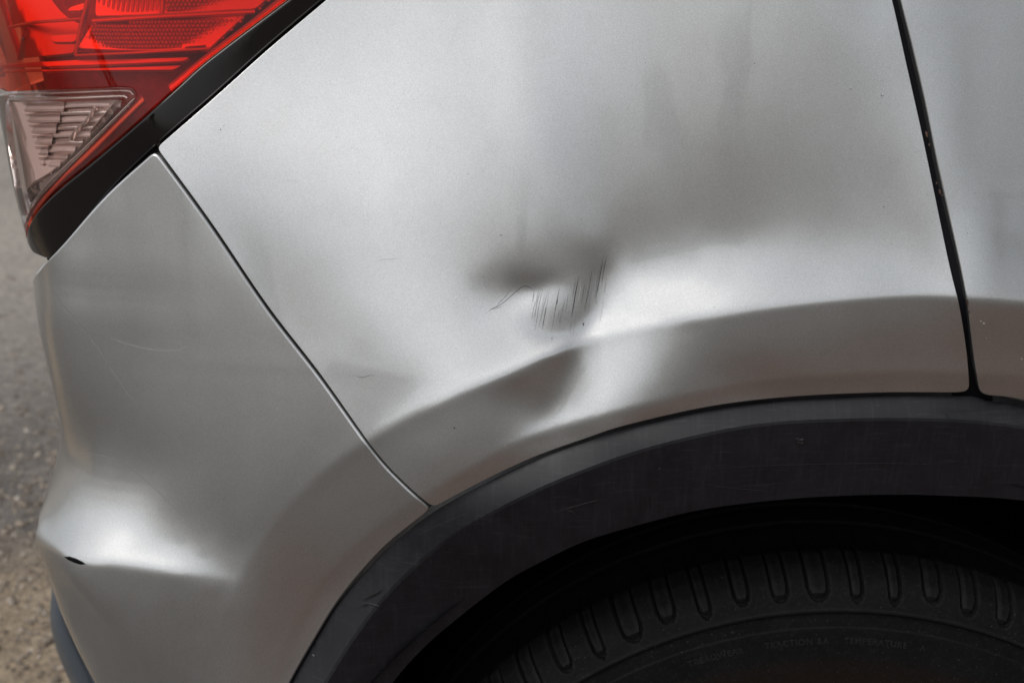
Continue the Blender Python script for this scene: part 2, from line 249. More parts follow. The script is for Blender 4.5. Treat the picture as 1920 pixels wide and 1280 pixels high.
# relief coefficients (micrometres) of the body panels: broad form, then finer detail round the dents
def relief_grid(u0, z0, st, nu, nz, t): return [u0, z0, st, nu, nz, np.array(t).reshape(nu, nz)*1e-6]
SURF = {
 'quarter': [
  relief_grid(-0.42, 0.55, 0.022, 42, 30, [3080, 1547, 63, -1347, -2670, -3897, -5018, -6020, -6890, -7611, -8169, -8551, -8751, -8773, -8626, -8332, -7912, -7393, -6793, -6127, -5396, -4596, -3714, -2736, -1649, -449, 861, 2266, 3744, 5263,
3166, 1568, 0, -1519, -2978, -4365, -5670, -6877, -7965, -8913, -9697, -10300, -10708, -10921, -10948, -10809, -10531, -10142, -9667, -9118, -8499, -7801, -7006, -6095, -5051, -3870, -2558, -1133, 374, 1926,
3325, 1652, -6, -1637, -3234, -4787, -6283, -7703, -9021, -10207, -11231, -12064, -12689, -13098, -13299, -13315, -13175, -12915, -12561, -12132, -11628, -11038, -10336, -9495, -8495, -7327, -6003, -4548, -2996, -1394,
3612, 1856, 104, -1644, -3386, -5113, -6813, -8464, -10032, -11480, -12766, -13853, -14711, -15328, -15708, -15877, -15871, -15732, -15496, -15187, -14805, -14334, -13738, -12974, -12014, -10850, -9497, -7988, -6368, -4689,
4079, 2238, 387, -1482, -3375, -5288, -7210, -9115, -10963, -12707, -14292, -15665, -16785, -17629, -18198, -18518, -18636, -18607, -18482, -18291, -18039, -17706, -17234, -16558, -15634, -14456, -13048, -11455, -9733, -7945,
4771, 2848, 901, -1090, -3139, -5251, -7415, -9604, -11770, -13854, -15785, -17491, -18913, -20013, -20783, -21253, -21480, -21541, -21508, -21431, -21315, -21149, -20835, -20262, -19366, -18146, -16646, -14928, -13066, -11132,
5732, 3736, 1701, -407, -2615, -4935, -7361, -9865, -12393, -14870, -17206, -19305, -21083, -22479, -23471, -24087, -24399, -24513, -24537, -24560, -24576, -24632, -24535, -24085, -23200, -21898, -20255, -18364, -16317, -14194,
6998, 4948, 2841, 628, -1732, -4263, -6967, -9817, -12753, -15685, -18496, -21063, -23266, -25012, -26254, -27011, -27371, -27479, -27488, -27591, -27704, -28091, -28310, -28007, -27097, -25653, -23804, -21683, -19402, -17049,
8597, 6521, 4370, 2076, -419, -3155, -6144, -9365, -12753, -16202, -19567, -22686, -25398, -27567, -29101, -29998, -30362, -30387, -30221, -30365, -30486, -31441, -32123, -31968, -30967, -29299, -27172, -24763, -22205, -19587,
10547, 8483, 6326, 3988, 1390, -1525, -4789, -8392, -12268, -16294, -20291, -24050, -27365, -30051, -31939, -32994, -33321, -33226, -32579, -32393, -32690, -34616, -35879, -35814, -34625, -32650, -30184, -27444, -24578, -21671,
12846, 10846, 8734, 6405, 3759, 711, -2794, -6765, -11146, -15796, -20492, -24966, -28968, -32289, -34617, -35887, -36146, -36065, -34897, -33366, -34248, -37134, -39183, -39188, -37754, -35435, -32611, -29530, -26349, -23150,
15476, 13598, 11597, 9347, 6728, 3626, -49, -4339, -9208, -14504, -19947, -25169, -29870, -33969, -36828, -38440, -38613, -37560, -35485, -34052, -36135, -39151, -41433, -41539, -39924, -37330, -34203, -30817, -27343, -23867,
18390, 16702, 14884, 12802, 10311, 7269, 3542, -962, -6249, -12176, -18390, -24333, -29525, -34560, -37967, -39433, -38396, -36413, -34662, -34750, -37745, -40483, -42030, -42287, -40731, -38052, -34746, -31125, -27402, -23684,
21514, 20084, 18529, 16711, 14472, 11639, 8032, 3496, -2051, -8522, -15525, -22191, -27128, -33009, -36656, -36958, -35838, -34502, -33660, -35648, -38626, -40697, -41618, -41468, -40009, -37467, -34115, -30325, -26399, -22483,
24744, 23634, 22417, 20962, 19105, 16654, 13390, 9092, 3581, -3179, -10908, -18759, -22557, -27881, -32162, -33525, -33273, -32605, -33512, -36042, -38177, -39478, -40002, -39442, -37906, -35640, -32274, -28329, -24239, -20184,
27951, 27207, 26387, 25375, 24016, 22114, 19433, 15707, 10678, 4206, -3469, -12466, -17978, -22413, -26983, -28520, -29828, -31039, -32834, -34559, -35764, -36552, -36754, -36151, -34658, -32605, -29135, -25029, -20844, -16749,
30985, 30631, 30237, 29714, 28925, 27686, 25767, 22897, 18773, 13150, 6683, -487, -11222, -17396, -21461, -24387, -27727, -28812, -29060, -29870, -30734, -31371, -31576, -31127, -29913, -28043, -24414, -20285, -16192, -12224,
33692, 33722, 33749, 33710, 33491, 32926, 31805, 29878, 26843, 22250, 16176, 10018, -851, -11073, -17385, -22697, -24728, -24354, -23591, -23526, -23729, -23937, -24109, -23812, -22917, -21081, -17711, -14087, -10444, -6817,
35927, 36306, 36712, 37103, 37378, 37381, 36903, 35680, 33370, 29423, 22875, 14315, 5236, -6052, -15660, -21325, -21491, -19595, -18046, -16737, -16113, -15370, -14846, -14154, -12916, -11106, -9394, -7044, -4140, -949,
37573, 38243, 38957, 39687, 40334, 40736, 40658, 39775, 37635, 33577, 26625, 16727, 4259, -6841, -15807, -20586, -20133, -15585, -13151, -11021, -8831, -7887, -7435, -6821, -5486, -3690, -2634, -765, 1853, 4863,
38551, 39440, 40379, 41342, 42228, 42867, 43006, 42286, 40192, 36005, 28913, 19437, 147, -11058, -15766, -18831, -18719, -13987, -10639, -8334, -6832, -6535, -6042, -5133, -3654, -1491, 1199, 4075, 7154, 10362,
38826, 39861, 40940, 42031, 43035, 43784, 44043, 43505, 41802, 38539, 33459, 27060, 11482, -8083, -19039, -22917, -21057, -16770, -13609, -11975, -9683, -7012, -4905, -3189, -1071, 1461, 4913, 8580, 12170, 15665,
38413, 39525, 40666, 41796, 42812, 43554, 43816, 43370, 42030, 39762, 36795, 33149, 23630, 3158, -13664, -22149, -24703, -22029, -18853, -14930, -10974, -7185, -4024, -1294, 1791, 5215, 9289, 13426, 17292, 20937,
37366, 38502, 39644, 40742, 41687, 42316, 42425, 41790, 40204, 37529, 33644, 27955, 17613, 2581, -7705, -14771, -20374, -20337, -15982, -12034, -8548, -5040, -1540, 2211, 6252, 10406, 14718, 18831, 22611, 26161,
35775, 36898, 38005, 39033, 39866, 40332, 40208, 39214, 37010, 33164, 27073, 17930, 5755, -1796, -4656, -9782, -16509, -17376, -13427, -9214, -5008, -674, 3668, 8016, 12272, 16544, 20677, 24393, 27805, 31054,
33749, 34843, 35905, 36862, 37599, 37944, 37665, 36458, 33921, 29537, 22695, 13038, 2019, -1410, -137, -4918, -11148, -12861, -8770, -4132, 697, 5028, 9280, 13389, 17472, 21625, 25901, 29309, 32292, 35154,
31401, 32470, 33498, 34417, 35121, 35460, 35229, 34160, 31917, 28107, 22403, 14894, 6853, 2717, 3199, -1737, -6703, -8485, -4781, -207, 4569, 9147, 13638, 18025, 22131, 26417, 30313, 33067, 35522, 37990,
28842, 29899, 30918, 31846, 32600, 33068, 33101, 32509, 31063, 28524, 24731, 19743, 13869, 7652, 5449, 643, -4420, -5192, -2468, 1672, 6238, 10813, 15435, 20004, 24678, 29538, 32703, 34847, 36954, 39199,
26160, 27223, 28261, 29242, 30118, 30822, 31267, 31340, 30895, 29753, 27697, 24414, 19218, 11099, 7230, 2985, -3178, -3556, -321, 3716, 7993, 12294, 16734, 21425, 25807, 29034, 31738, 34104, 36397, 38719,
23425, 24506, 25583, 26647, 27686, 28677, 29586, 30353, 30870, 30932, 30156, 27813, 22536, 12820, 8129, 4947, -735, -1877, 652, 4047, 7896, 11999, 16138, 19843, 22069, 24807, 28514, 31685, 34400, 36924,
20682, 21785, 22906, 24061, 25268, 26540, 27879, 29257, 30569, 31556, 31678, 29910, 24510, 13723, 7870, 4714, -648, -1306, 1279, 4951, 9175, 12740, 15780, 19179, 22147, 24326, 26594, 29214, 31825, 34360,
17952, 19071, 20227, 21459, 22805, 24305, 25982, 27820, 29708, 31346, 32108, 30857, 25741, 14817, 8135, 5162, 838, 2520, 5963, 8939, 11025, 12830, 14712, 16911, 19333, 21652, 23945, 26394, 28880, 31342,
15240, 16359, 17528, 18802, 20235, 21877, 23763, 25877, 28096, 30102, 31252, 30435, 25941, 16017, 9675, 8710, 7433, 7118, 5033, 5489, 6797, 8557, 10640, 13170, 15899, 18415, 20870, 23302, 25696, 28056,
12537, 13631, 14783, 16054, 17504, 19188, 21136, 23325, 25621, 27692, 28890, 28105, 23640, 13971, 7415, 6034, 4202, 2449, 759, 1670, 3237, 5239, 7561, 10225, 12986, 15458, 17825, 20132, 22386, 24611,
9826, 10866, 11965, 13183, 14578, 16199, 18066, 20142, 22281, 24150, 25120, 24099, 19307, 9405, 3109, 2622, 973, -1264, -2508, -1751, -322, 1782, 4324, 7135, 9989, 12514, 14773, 16897, 18973, 21042,
7083, 8042, 9053, 10170, 11444, 12909, 14571, 16376, 18170, 19638, 20225, 19017, 14493, 5570, -225, -682, -2307, -5199, -6266, -5351, -3670, -1353, 1414, 4309, 7222, 9678, 11637, 13512, 15406, 17333,
4285, 5139, 6033, 7011, 8109, 9348, 10715, 12139, 13462, 14391, 14461, 12986, 9050, 2333, -2693, -4361, -6039, -8315, -9265, -8624, -7023, -4709, -1959, 865, 3602, 5976, 7946, 9777, 11599, 13447,
1409, 2141, 2899, 3711, 4599, 5570, 6594, 7589, 8397, 8757, 8298, 6553, 3115, -1746, -5870, -8272, -10135, -11813, -12525, -12025, -10571, -8414, -5837, -3143, -537, 1804, 3849, 5731, 7560, 9391,
-1566, -962, -350, 283, 948, 1636, 2309, 2883, 3211, 3077, 2211, 344, -2636, -6367, -9791, -12308, -14184, -15526, -16035, -15572, -14250, -12273, -9888, -7350, -4855, -2542, -447, 1494, 3359, 5205,
-4650, -4172, -3706, -3252, -2811, -2399, -2055, -1859, -1937, -2453, -3590, -5482, -8110, -11168, -14080, -16443, -18203, -19332, -19697, -19231, -18007, -16186, -13975, -11585, -9195, -6922, -4808, -2829, -929, 940,
-7840, -7478, -7150, -6871, -6646, -6493, -6448, -6579, -6984, -7784, -9093, -10968, -13343, -15977, -18509, -20642, -22231, -23195, -23451, -22971, -21816, -20117, -18049, -15791, -13498, -11275, -9169, -7173, -5251, -3362,
-11107, -10845, -10649, -10539, -10525, -10618, -10850, -11271, -11953, -12976, -14405, -16249, -18430, -20761, -22987, -24880, -26283, -27098, -27262, -26764, -25659, -24059, -22110, -19967, -17764, -15596, -13511, -11513, -9580, -7678]),
  relief_grid(-0.05, 0.8, 0.0075, 26, 23, [0, 0, 0, 0, 0, 0, 0, 0, 0, 0, 0, 0, 0, 0, 0, 0, 0, 0, 0, 0, 0, 0, 0,
0, 0, 0, 0, 0, 1, -1, 0, 0, 0, 0, 0, 0, 0, 0, 0, 0, 0, 0, 0, 1, 0, -1,
0, 0, 0, 0, 0, 0, 0, 0, 0, 0, 0, 0, 0, 0, 0, 0, 0, 0, 0, 0, 0, 0, 0,
0, 0, 0, 9, 34, 189, -109, -150, -171, -134, -163, -294, -308, -187, -80, -12, -72, -117, -67, -13, 0, 0, 0,
0, 0, 0, 21, 71, 338, -36, -256, -257, -232, -322, -552, -528, -311, -58, 33, -88, -175, -125, -51, 0, 0, 0,
0, 0, 0, 7, 118, 640, 426, -177, -180, -212, -342, -679, -747, -436, -38, 112, -26, -157, -156, -95, -1, 0, 1,
0, 0, 0, -57, 196, 1028, 1229, 241, 65, -43, -136, -534, -1012, -711, -7, 338, 188, 15, -37, -32, -1, 0, 1,
0, 0, 0, 44, 524, 1487, 2099, 1156, 483, 236, 255, 18, -1085, -1221, 104, 761, 619, 362, 186, 80, 0, 0, 0,
0, 0, 0, 485, 1225, 2135, 2802, 2401, 1107, 399, 586, 774, -473, -1242, 287, 954, 800, 577, 366, 180, 0, 0, 0,
0, 0, 0, 817, 1724, 2500, 2950, 3024, 1843, 372, 767, 1421, 620, -553, 446, 874, 591, 367, 209, 80, 0, 0, 0,
0, 0, -1, 414, 1282, 1900, 2233, 2584, 2087, 274, 810, 1704, 1510, 216, 410, 689, 414, 184, 54, -24, 0, 0, 0,
0, 1, -1, -413, 168, 547, 707, 1071, 1080, -265, 335, 1255, 1382, 596, 416, 478, 313, 194, 123, 54, 0, 0, 0,
0, 0, 0, -936, -599, -393, -615, -821, -892, -1606, -1276, -63, 306, 338, 312, 303, 333, 363, 272, 148, 0, 0, 0,
0, 0, 0, -552, -600, -648, -1105, -1803, -2209, -2771, -3368, -2223, -1147, -616, -251, 80, 368, 539, 373, 176, 0, 0, 0,
0, 0, 0, 31, -36, -500, -1339, -2026, -2365, -2500, -3143, -3217, -2377, -1709, -1207, -447, 88, 353, 222, 82, 0, 0, 0,
0, 0, 0, 209, 192, -411, -1333, -1803, -1942, -1793, -1713, -2076, -2205, -1976, -1574, -1014, -584, -257, -102, -44, 0, 0, 0,
0, 0, 0, 156, -93, -525, -1140, -1265, -1185, -997, -866, -842, -1069, -1318, -1360, -1184, -918, -589, -283, -114, 0, 0, 0,
0, 0, 0, 70, -479, -624, -816, -789, -647, -503, -401, -327, -236, -533, -1073, -993, -699, -429, -198, -78, 0, 0, 0,
0, 0, 0, -218, -784, -783, -715, -558, -339, -168, -52, -92, 92, -94, -749, -753, -406, -203, -62, -19, 0, 0, 0,
0, 0, 0, -466, -864, -864, -887, -656, -280, -25, 46, -49, 140, -3, -514, -653, -299, -92, 13, 21, 0, 0, 0,
0, 0, 0, -496, -713, -677, -751, -612, -349, -89, -37, -9, 113, 70, -329, -573, -240, -56, 21, 18, 0, 0, 0,
0, 0, 0, -406, -488, -358, -384, -366, -289, -118, -218, -14, 68, 145, -203, -508, -208, -64, -14, -23, 0, 0, 0,
0, 0, 0, -234, -248, -89, -49, -107, -144, -43, -166, 32, 82, 145, -253, -472, -98, 116, 81, -18, 0, 0, 0,
0, 0, 0, 0, 0, 0, 0, 0, 0, 0, 0, 0, 0, 0, -1, -1, 0, 1, 0, 0, -1, 0, 0,
0, 0, 0, 0, 0, 0, 0, 0, 0, 0, 0, -1, 1, 1, 0, -1, -1, 1, 1, 0, -1, 0, 0,
0, 0, 0, 0, 0, 0, 0, 0, 0, 0, 0, 0, 0, 0, 0, 0, 0, 0, 0, 0, 0, 0, 0]),
  relief_grid(-0.03, 0.793, 0.0032, 43, 43, [0, 0, 0, 0, 0, 0, 0, 0, 0, 0, 0, 0, 0, 0, 0, 0, 0, 0, 0, 0, 0, 0, 0, 0, 0, 0, 0, 0, 0, 0, 0, 0, 0, 0, 0, 0, 0, 0, 0, 0, 0, 0, 0,
0, 0, 0, 0, 0, 0, 0, 0, 0, 0, 0, 0, 0, 0, 0, 0, 0, 0, 0, 0, 0, 0, 0, 0, 0, 0, 0, 0, 0, 0, 0, 0, 0, 0, 0, 0, 0, 0, 0, 0, 0, 0, 0,
0, 0, 0, 0, 0, 0, 0, 0, 0, 0, 0, 0, 0, 0, 0, 0, 0, 0, 0, 0, 0, 0, 0, 0, 0, 0, 0, 0, 0, 0, 0, 0, 0, 0, 0, 0, 0, 0, 0, 0, 0, 0, 0,
0, 0, 0, 28, 55, 75, 83, 83, 79, 80, 85, 86, 73, 77, 117, 123, -29, -25, 1, 6, -4, -12, -9, 1, 14, 24, 31, 30, 11, -8, -3, 10, 15, 15, 3, 0, 9, 12, 16, 16, 0, 0, 0,
0, 0, 0, 51, 102, 141, 160, 166, 164, 163, 163, 154, 126, 122, 174, 188, 10, -51, -3, 5, -10, -19, -8, 13, 35, 51, 61, 57, 26, 1, -1, -8, -27, -28, 18, 45, 47, 36, 27, 19, 0, 0, 0,
0, 0, 0, 59, 122, 170, 196, 206, 206, 198, 183, 153, 105, 90, 156, 218, 91, -82, -21, 2, -11, -16, 3, 34, 63, 85, 98, 98, 69, 53, 67, 67, 41, 20, 29, 38, 37, 23, 14, 10, 0, 0, 0,
0, 0, 0, 47, 112, 162, 187, 193, 183, 160, 123, 71, 11, 4, 106, 222, 157, -83, -52, -2, -8, -6, 23, 66, 106, 140, 163, 170, 144, 123, 137, 149, 132, 104, 68, 41, 29, 13, 6, 7, 0, 0, 0,
0, 0, 0, 12, 77, 117, 130, 120, 96, 55, -2, -68, -127, -122, 4, 189, 203, -31, -90, -3, 8, 23, 64, 124, 181, 226, 250, 250, 209, 156, 138, 157, 158, 145, 108, 69, 43, 20, 9, 9, 0, 0, 0,
0, 0, 0, -50, 8, 31, 32, 8, -26, -81, -150, -219, -266, -248, -120, 104, 205, 62, -98, -4, 43, 84, 150, 232, 298, 333, 335, 308, 241, 150, 77, 90, 108, 96, 72, 58, 47, 24, 10, 8, 0, 0, 0,
0, 0, 0, -132, -92, -75, -74, -96, -131, -190, -263, -324, -353, -332, -224, -11, 183, 156, -35, 4, 104, 187, 289, 380, 418, 405, 363, 304, 225, 124, -9, -42, -3, -20, -24, 12, 32, 21, 6, 5, 0, 0, 0,
0, 0, 0, -182, -179, -148, -134, -140, -168, -224, -293, -340, -354, -338, -261, -87, 141, 247, 123, 62, 203, 342, 471, 533, 487, 396, 312, 240, 168, 83, -91, -221, -162, -164, -129, -33, 22, 22, 8, 7, 0, 0, 0,
0, 0, 0, -130, -203, -145, -109, -95, -120, -171, -228, -257, -257, -242, -189, -61, 155, 354, 331, 211, 335, 523, 645, 613, 449, 295, 196, 127, 75, 20, -159, -392, -338, -303, -220, -72, 11, 20, 10, 12, 0, 0, 0,
0, 0, 0, 27, -151, -85, -18, 15, -12, -58, -86, -87, -72, -49, -10, 69, 236, 465, 544, 456, 490, 681, 734, 563, 305, 133, 37, -27, -53, -65, -207, -476, -453, -404, -291, -105, -9, 1, -5, 2, 0, 0, 0,
0, 0, 0, 203, -11, -13, 87, 133, 101, 67, 77, 110, 146, 185, 219, 256, 357, 546, 696, 722, 668, 758, 691, 389, 92, -69, -152, -204, -199, -153, -234, -484, -503, -447, -315, -112, -17, -16, -23, -11, 0, 0, 0,
0, 0, 0, 310, 197, 52, 139, 201, 166, 151, 197, 262, 325, 390, 433, 445, 484, 589, 741, 883, 888, 731, 524, 146, -151, -276, -325, -354, -319, -216, -232, -437, -481, -406, -306, -110, -11, -15, -28, -15, 0, 0, 0,
0, 0, 0, 326, 383, 143, 107, 189, 173, 182, 239, 324, 422, 523, 584, 581, 570, 580, 667, 887, 1052, 680, 304, -124, -396, -437, -432, -438, -391, -258, -236, -390, -405, -320, -309, -143, -17, -12, -31, -17, 0, 0, 0,
0, 0, 0, 270, 441, 253, 41, 107, 142, 163, 197, 281, 399, 524, 602, 602, 580, 558, 612, 829, 1132, 734, 117, -371, -575, -490, -440, -432, -384, -238, -177, -293, -327, -260, -294, -183, -44, -19, -35, -17, 0, 0, 0,
0, 0, 0, 201, 410, 334, 20, 2, 62, 99, 108, 159, 262, 381, 479, 517, 539, 551, 614, 816, 1214, 913, 50, -530, -612, -415, -344, -321, -281, -149, -46, -117, -211, -188, -207, -156, -48, -20, -25, -8, 0, 0, 0,
0, 0, 0, 134, 358, 408, 77, -66, -28, 35, 44, 42, 98, 189, 279, 344, 423, 494, 610, 844, 1233, 1128, 175, -540, -525, -273, -194, -155, -123, -33, 63, 35, -81, -99, -92, -62, -3, 3, -6, 3, 0, 0, 0,
0, 0, 0, 39, 258, 420, 153, -90, -50, 43, 42, 6, 11, 59, 108, 156, 250, 354, 496, 718, 1041, 1187, 400, -391, -365, -122, -52, -16, 2, 55, 111, 97, 0, -35, -21, 14, 38, 23, 6, 7, 0, 0, 0,
0, 0, 0, -75, 137, 387, 269, -36, -38, 104, 139, 89, 57, 64, 71, 73, 135, 229, 367, 571, 862, 1105, 597, -149, -205, 6, 68, 83, 77, 92, 100, 91, 46, 28, 31, 39, 37, 19, 5, 5, 0, 0, 0,
0, 0, 0, -151, 56, 378, 452, 151, 73, 190, 255, 268, 255, 241, 217, 188, 208, 264, 360, 513, 735, 937, 707, 78, -91, 90, 165, 163, 131, 98, 67, 67, 72, 74, 65, 49, 31, 17, 7, 3, 0, 0, 0,
0, 0, 0, -166, 10, 369, 634, 434, 305, 393, 412, 398, 427, 479, 489, 456, 453, 484, 525, 570, 615, 706, 754, 245, -38, 102, 227, 222, 171, 112, 67, 71, 86, 88, 74, 55, 37, 23, 9, -1, 0, 0, 0,
0, 0, 0, -94, 16, 352, 726, 720, 597, 633, 634, 584, 563, 607, 671, 698, 697, 695, 715, 714, 662, 677, 845, 409, 13, 16, 173, 196, 146, 115, 84, 74, 71, 65, 56, 44, 30, 12, -6, -20, 0, 0, 0,
0, 0, 0, 36, 103, 351, 738, 951, 888, 862, 845, 797, 748, 719, 725, 755, 791, 791, 776, 761, 730, 742, 899, 541, 131, -43, -24, 33, 34, 50, 29, 7, -4, -6, 1, 1, -6, -20, -37, -48, 0, 0, 0,
0, 0, 0, 146, 241, 390, 709, 1027, 1085, 1027, 997, 950, 897, 844, 791, 761, 770, 781, 755, 704, 654, 660, 789, 505, 167, 3, -158, -179, -104, -58, -79, -101, -111, -97, -80, -70, -62, -52, -55, -55, 0, 0, 0,
0, 0, 0, 203, 364, 450, 646, 927, 1098, 1094, 1068, 1031, 979, 918, 845, 771, 730, 709, 668, 600, 511, 462, 526, 328, 64, 36, -107, -234, -217, -149, -143, -148, -150, -138, -179, -160, -120, -57, -34, -33, 0, 0, 0,
0, 0, 0, 225, 445, 521, 590, 767, 955, 1026, 1046, 1028, 982, 917, 837, 750, 684, 628, 557, 469, 360, 253, 210, 88, -63, 13, -35, -154, -235, -213, -175, -148, -131, -133, -195, -190, -154, -59, -8, -9, 0, 0, 0,
0, 0, 0, 226, 479, 590, 581, 641, 790, 867, 909, 930, 912, 859, 784, 698, 628, 559, 472, 374, 270, 162, 88, 62, -14, 32, 44, -35, -122, -149, -147, -150, -147, -134, -118, -121, -118, -55, -8, -1, 0, 0, 0,
0, 0, 0, 217, 481, 639, 620, 581, 663, 727, 746, 779, 788, 760, 699, 624, 572, 521, 456, 388, 325, 264, 213, 227, 189, 156, 189, 155, 83, 37, -4, -52, -59, -41, -16, -8, -11, 0, 6, 8, 0, 0, 0,
0, 0, 0, 208, 476, 669, 683, 576, 571, 625, 636, 655, 668, 654, 607, 549, 520, 500, 471, 445, 422, 393, 348, 340, 334, 274, 307, 316, 271, 225, 168, 87, 65, 80, 78, 73, 75, 67, 40, 25, 0, 0, 0,
0, 0, 0, 200, 471, 690, 745, 618, 541, 569, 565, 584, 601, 586, 544, 497, 482, 477, 471, 471, 466, 444, 399, 371, 387, 322, 335, 354, 331, 303, 263, 193, 148, 138, 123, 95, 73, 57, 32, 22, 0, 0, 0,
0, 0, 0, 192, 459, 692, 788, 677, 549, 547, 548, 539, 570, 559, 520, 477, 464, 458, 454, 461, 458, 429, 381, 341, 361, 312, 293, 310, 287, 290, 279, 242, 202, 169, 129, 78, 42, 15, 0, 2, 0, 0, 0,
0, 0, 0, 180, 437, 674, 798, 710, 558, 531, 550, 508, 534, 537, 518, 487, 471, 452, 433, 431, 419, 381, 328, 287, 300, 288, 231, 246, 231, 247, 248, 235, 214, 185, 135, 55, 22, 21, 9, 2, 0, 0, 0,
0, 0, 0, 162, 397, 622, 756, 704, 547, 502, 541, 488, 473, 483, 491, 489, 478, 446, 408, 388, 363, 321, 274, 243, 244, 273, 188, 196, 201, 208, 202, 195, 185, 170, 129, 29, -19, 16, 24, 12, 0, 0, 0,
0, 0, 0, 137, 337, 533, 656, 639, 494, 437, 487, 454, 406, 409, 420, 426, 423, 393, 351, 318, 285, 250, 221, 206, 196, 247, 168, 146, 171, 171, 155, 141, 130, 122, 101, 6, -61, -8, 21, 13, 0, 0, 0,
0, 0, 0, 106, 264, 419, 521, 516, 388, 326, 372, 381, 322, 320, 321, 305, 293, 272, 243, 216, 191, 174, 168, 168, 147, 188, 151, 88, 127, 122, 97, 76, 62, 57, 53, -11, -76, -29, 10, 6, 0, 0, 0,
0, 0, 0, 73, 184, 294, 366, 358, 250, 188, 224, 266, 209, 201, 198, 170, 151, 133, 118, 108, 103, 107, 120, 126, 103, 108, 141, 43, 79, 71, 46, 26, 13, 13, 20, -18, -73, -37, 7, 2, 0, 0, 0,
0, 0, 0, 41, 106, 170, 210, 198, 119, 66, 90, 139, 96, 82, 85, 61, 50, 39, 32, 30, 32, 43, 61, 69, 61, 43, 126, 18, 23, 31, 15, 4, -6, -4, 7, -20, -66, -41, 8, 5, 0, 0, 0,
0, 0, 0, 15, 40, 66, 80, 71, 29, -3, 10, 45, 22, 12, 23, 7, 5, 3, 0, -4, -6, 2, 14, 19, 23, -3, 76, 10, -27, 11, 9, -1, -9, -6, 3, -19, -51, -35, 12, 13, 0, 0, 0,
0, 0, 0, 0, 0, 0, 0, 0, 0, 0, 0, 0, 0, 0, 0, 0, 0, 0, 0, 0, 0, 0, 0, 0, 0, 0, 0, 0, 0, 0, 0, 0, 0, 0, 0, 0, 0, 0, 0, 0, 0, 0, 0,
0, 0, 0, 0, 0, 0, 0, 0, 0, 0, 0, 0, 0, 0, 0, 0, 0, 0, 0, 0, 0, 0, 0, 0, 0, 0, -1, 1, 0, -1, 0, 0, 0, 0, 0, 0, 0, 0, 0, 0, 0, 0, 0,
0, 0, 0, 0, 0, 0, 0, 0, 0, 0, 0, 0, 0, 0, 0, 0, 0, 0, 0, 0, 0, 0, 0, 0, 0, 0, 0, 0, 0, 0, 0, 0, 0, 0, 0, 0, 0, 0, 0, 0, 0, 0, 0]),
 ],
 'bumper': [
  relief_grid(-0.64, 0.5, 0.022, 31, 28, [102524, 90785, 79253, 68107, 57101, 46067, 34929, 23626, 12558, 3742, -222, -691, -363, -152, -66, -28, -11, -4, -2, -1, 0, 0, 0, -1, -1, -1, 2, 8,
102623, 90799, 79199, 68128, 57184, 46215, 35208, 23948, 12395, 2820, -743, -481, -44, 23, 5, 0, 1, 1, 0, 0, 0, 0, 0, 0, -1, 0, 5, 13,
102707, 90810, 79160, 68130, 57202, 46245, 35311, 24133, 12378, 2386, -950, -324, 103, 67, 9, 0, 1, 1, 0, 0, 0, 0, 0, 0, -1, 0, 8, 20,
102755, 90818, 79150, 68128, 57192, 46221, 35295, 24162, 12415, 2360, -938, -280, 104, 43, -7, -6, 0, 0, 0, 0, 0, 0, 0, 0, -1, 0, 12, 32,
102774, 90821, 79148, 68128, 57191, 46211, 35278, 24157, 12431, 2380, -919, -276, 89, 31, -11, -5, 1, 1, 0, 0, 0, 0, 0, 0, -2, 0, 20, 52,
102772, 90821, 79149, 68129, 57191, 46210, 35275, 24153, 12431, 2383, -917, -279, 85, 30, -9, -4, 1, 0, 0, 0, 0, 0, 0, 0, -4, 1, 33, 85,
102747, 90822, 79158, 68132, 57191, 46210, 35276, 24153, 12429, 2380, -919, -279, 87, 31, -9, -5, 0, 0, -1, 0, 0, 0, 1, 0, -6, 2, 55, 139,
102688, 90808, 79175, 68150, 57201, 46219, 35286, 24159, 12427, 2378, -921, -278, 93, 35, -9, -5, 1, 1, 1, 1, 2, 3, 5, 2, -9, 5, 93, 222,
102603, 90721, 79139, 68148, 57208, 46230, 35298, 24159, 12423, 2395, -919, -292, 94, 47, 1, 3, 10, 9, 5, 3, 1, 1, 3, -2, -18, 10, 152, 344,
102705, 90562, 78959, 68038, 57132, 46161, 35224, 24068, 12395, 2503, -889, -381, 31, 40, 3, 1, 4, -1, -9, -15, -23, -30, -30, -33, -42, 24, 242, 505,
103866, 90965, 79041, 68086, 57139, 46096, 35086, 23876, 12365, 2814, -771, -546, -115, -9, -39, -76, -87, -75, -55, -29, -15, -25, -32, -31, -21, 91, 365, 670,
107846, 93847, 81169, 69817, 58561, 47253, 36044, 24575, 13086, 4052, -148, -540, -178, 24, 3, -101, -148, -37, 62, 149, 264, 296, 263, 215, 178, 230, 434, 700,
116132, 101387, 87863, 75886, 64151, 52451, 40987, 28857, 17022, 8806, 2423, 58, -95, 360, 680, 635, 465, 757, 614, 227, 359, 538, 514, 359, 166, 30, 64, 273,
127592, 113018, 99184, 86680, 73896, 60614, 47514, 33569, 20902, 11956, 3505, -327, -1137, 93, 1527, 1699, 972, 1632, 247, -2454, -2689, -1989, -1549, -1435, -1477, -1520, -1393, -1036,
137358, 123186, 108582, 93359, 76461, 59554, 43789, 28946, 17871, 9001, 619, -3793, -5948, -5047, -2517, -2195, -4678, -3210, -4833, -10691, -11432, -9634, -7927, -6678, -5760, -5015, -4269, -3421,
139398, 124587, 107720, 88407, 69715, 53806, 39557, 26465, 16042, 4967, -5307, -10067, -12240, -13405, -13706, -15978, -20324, -18496, -18339, -21356, -21399, -19602, -16855, -14138, -11779, -9833, -8173, -6632,
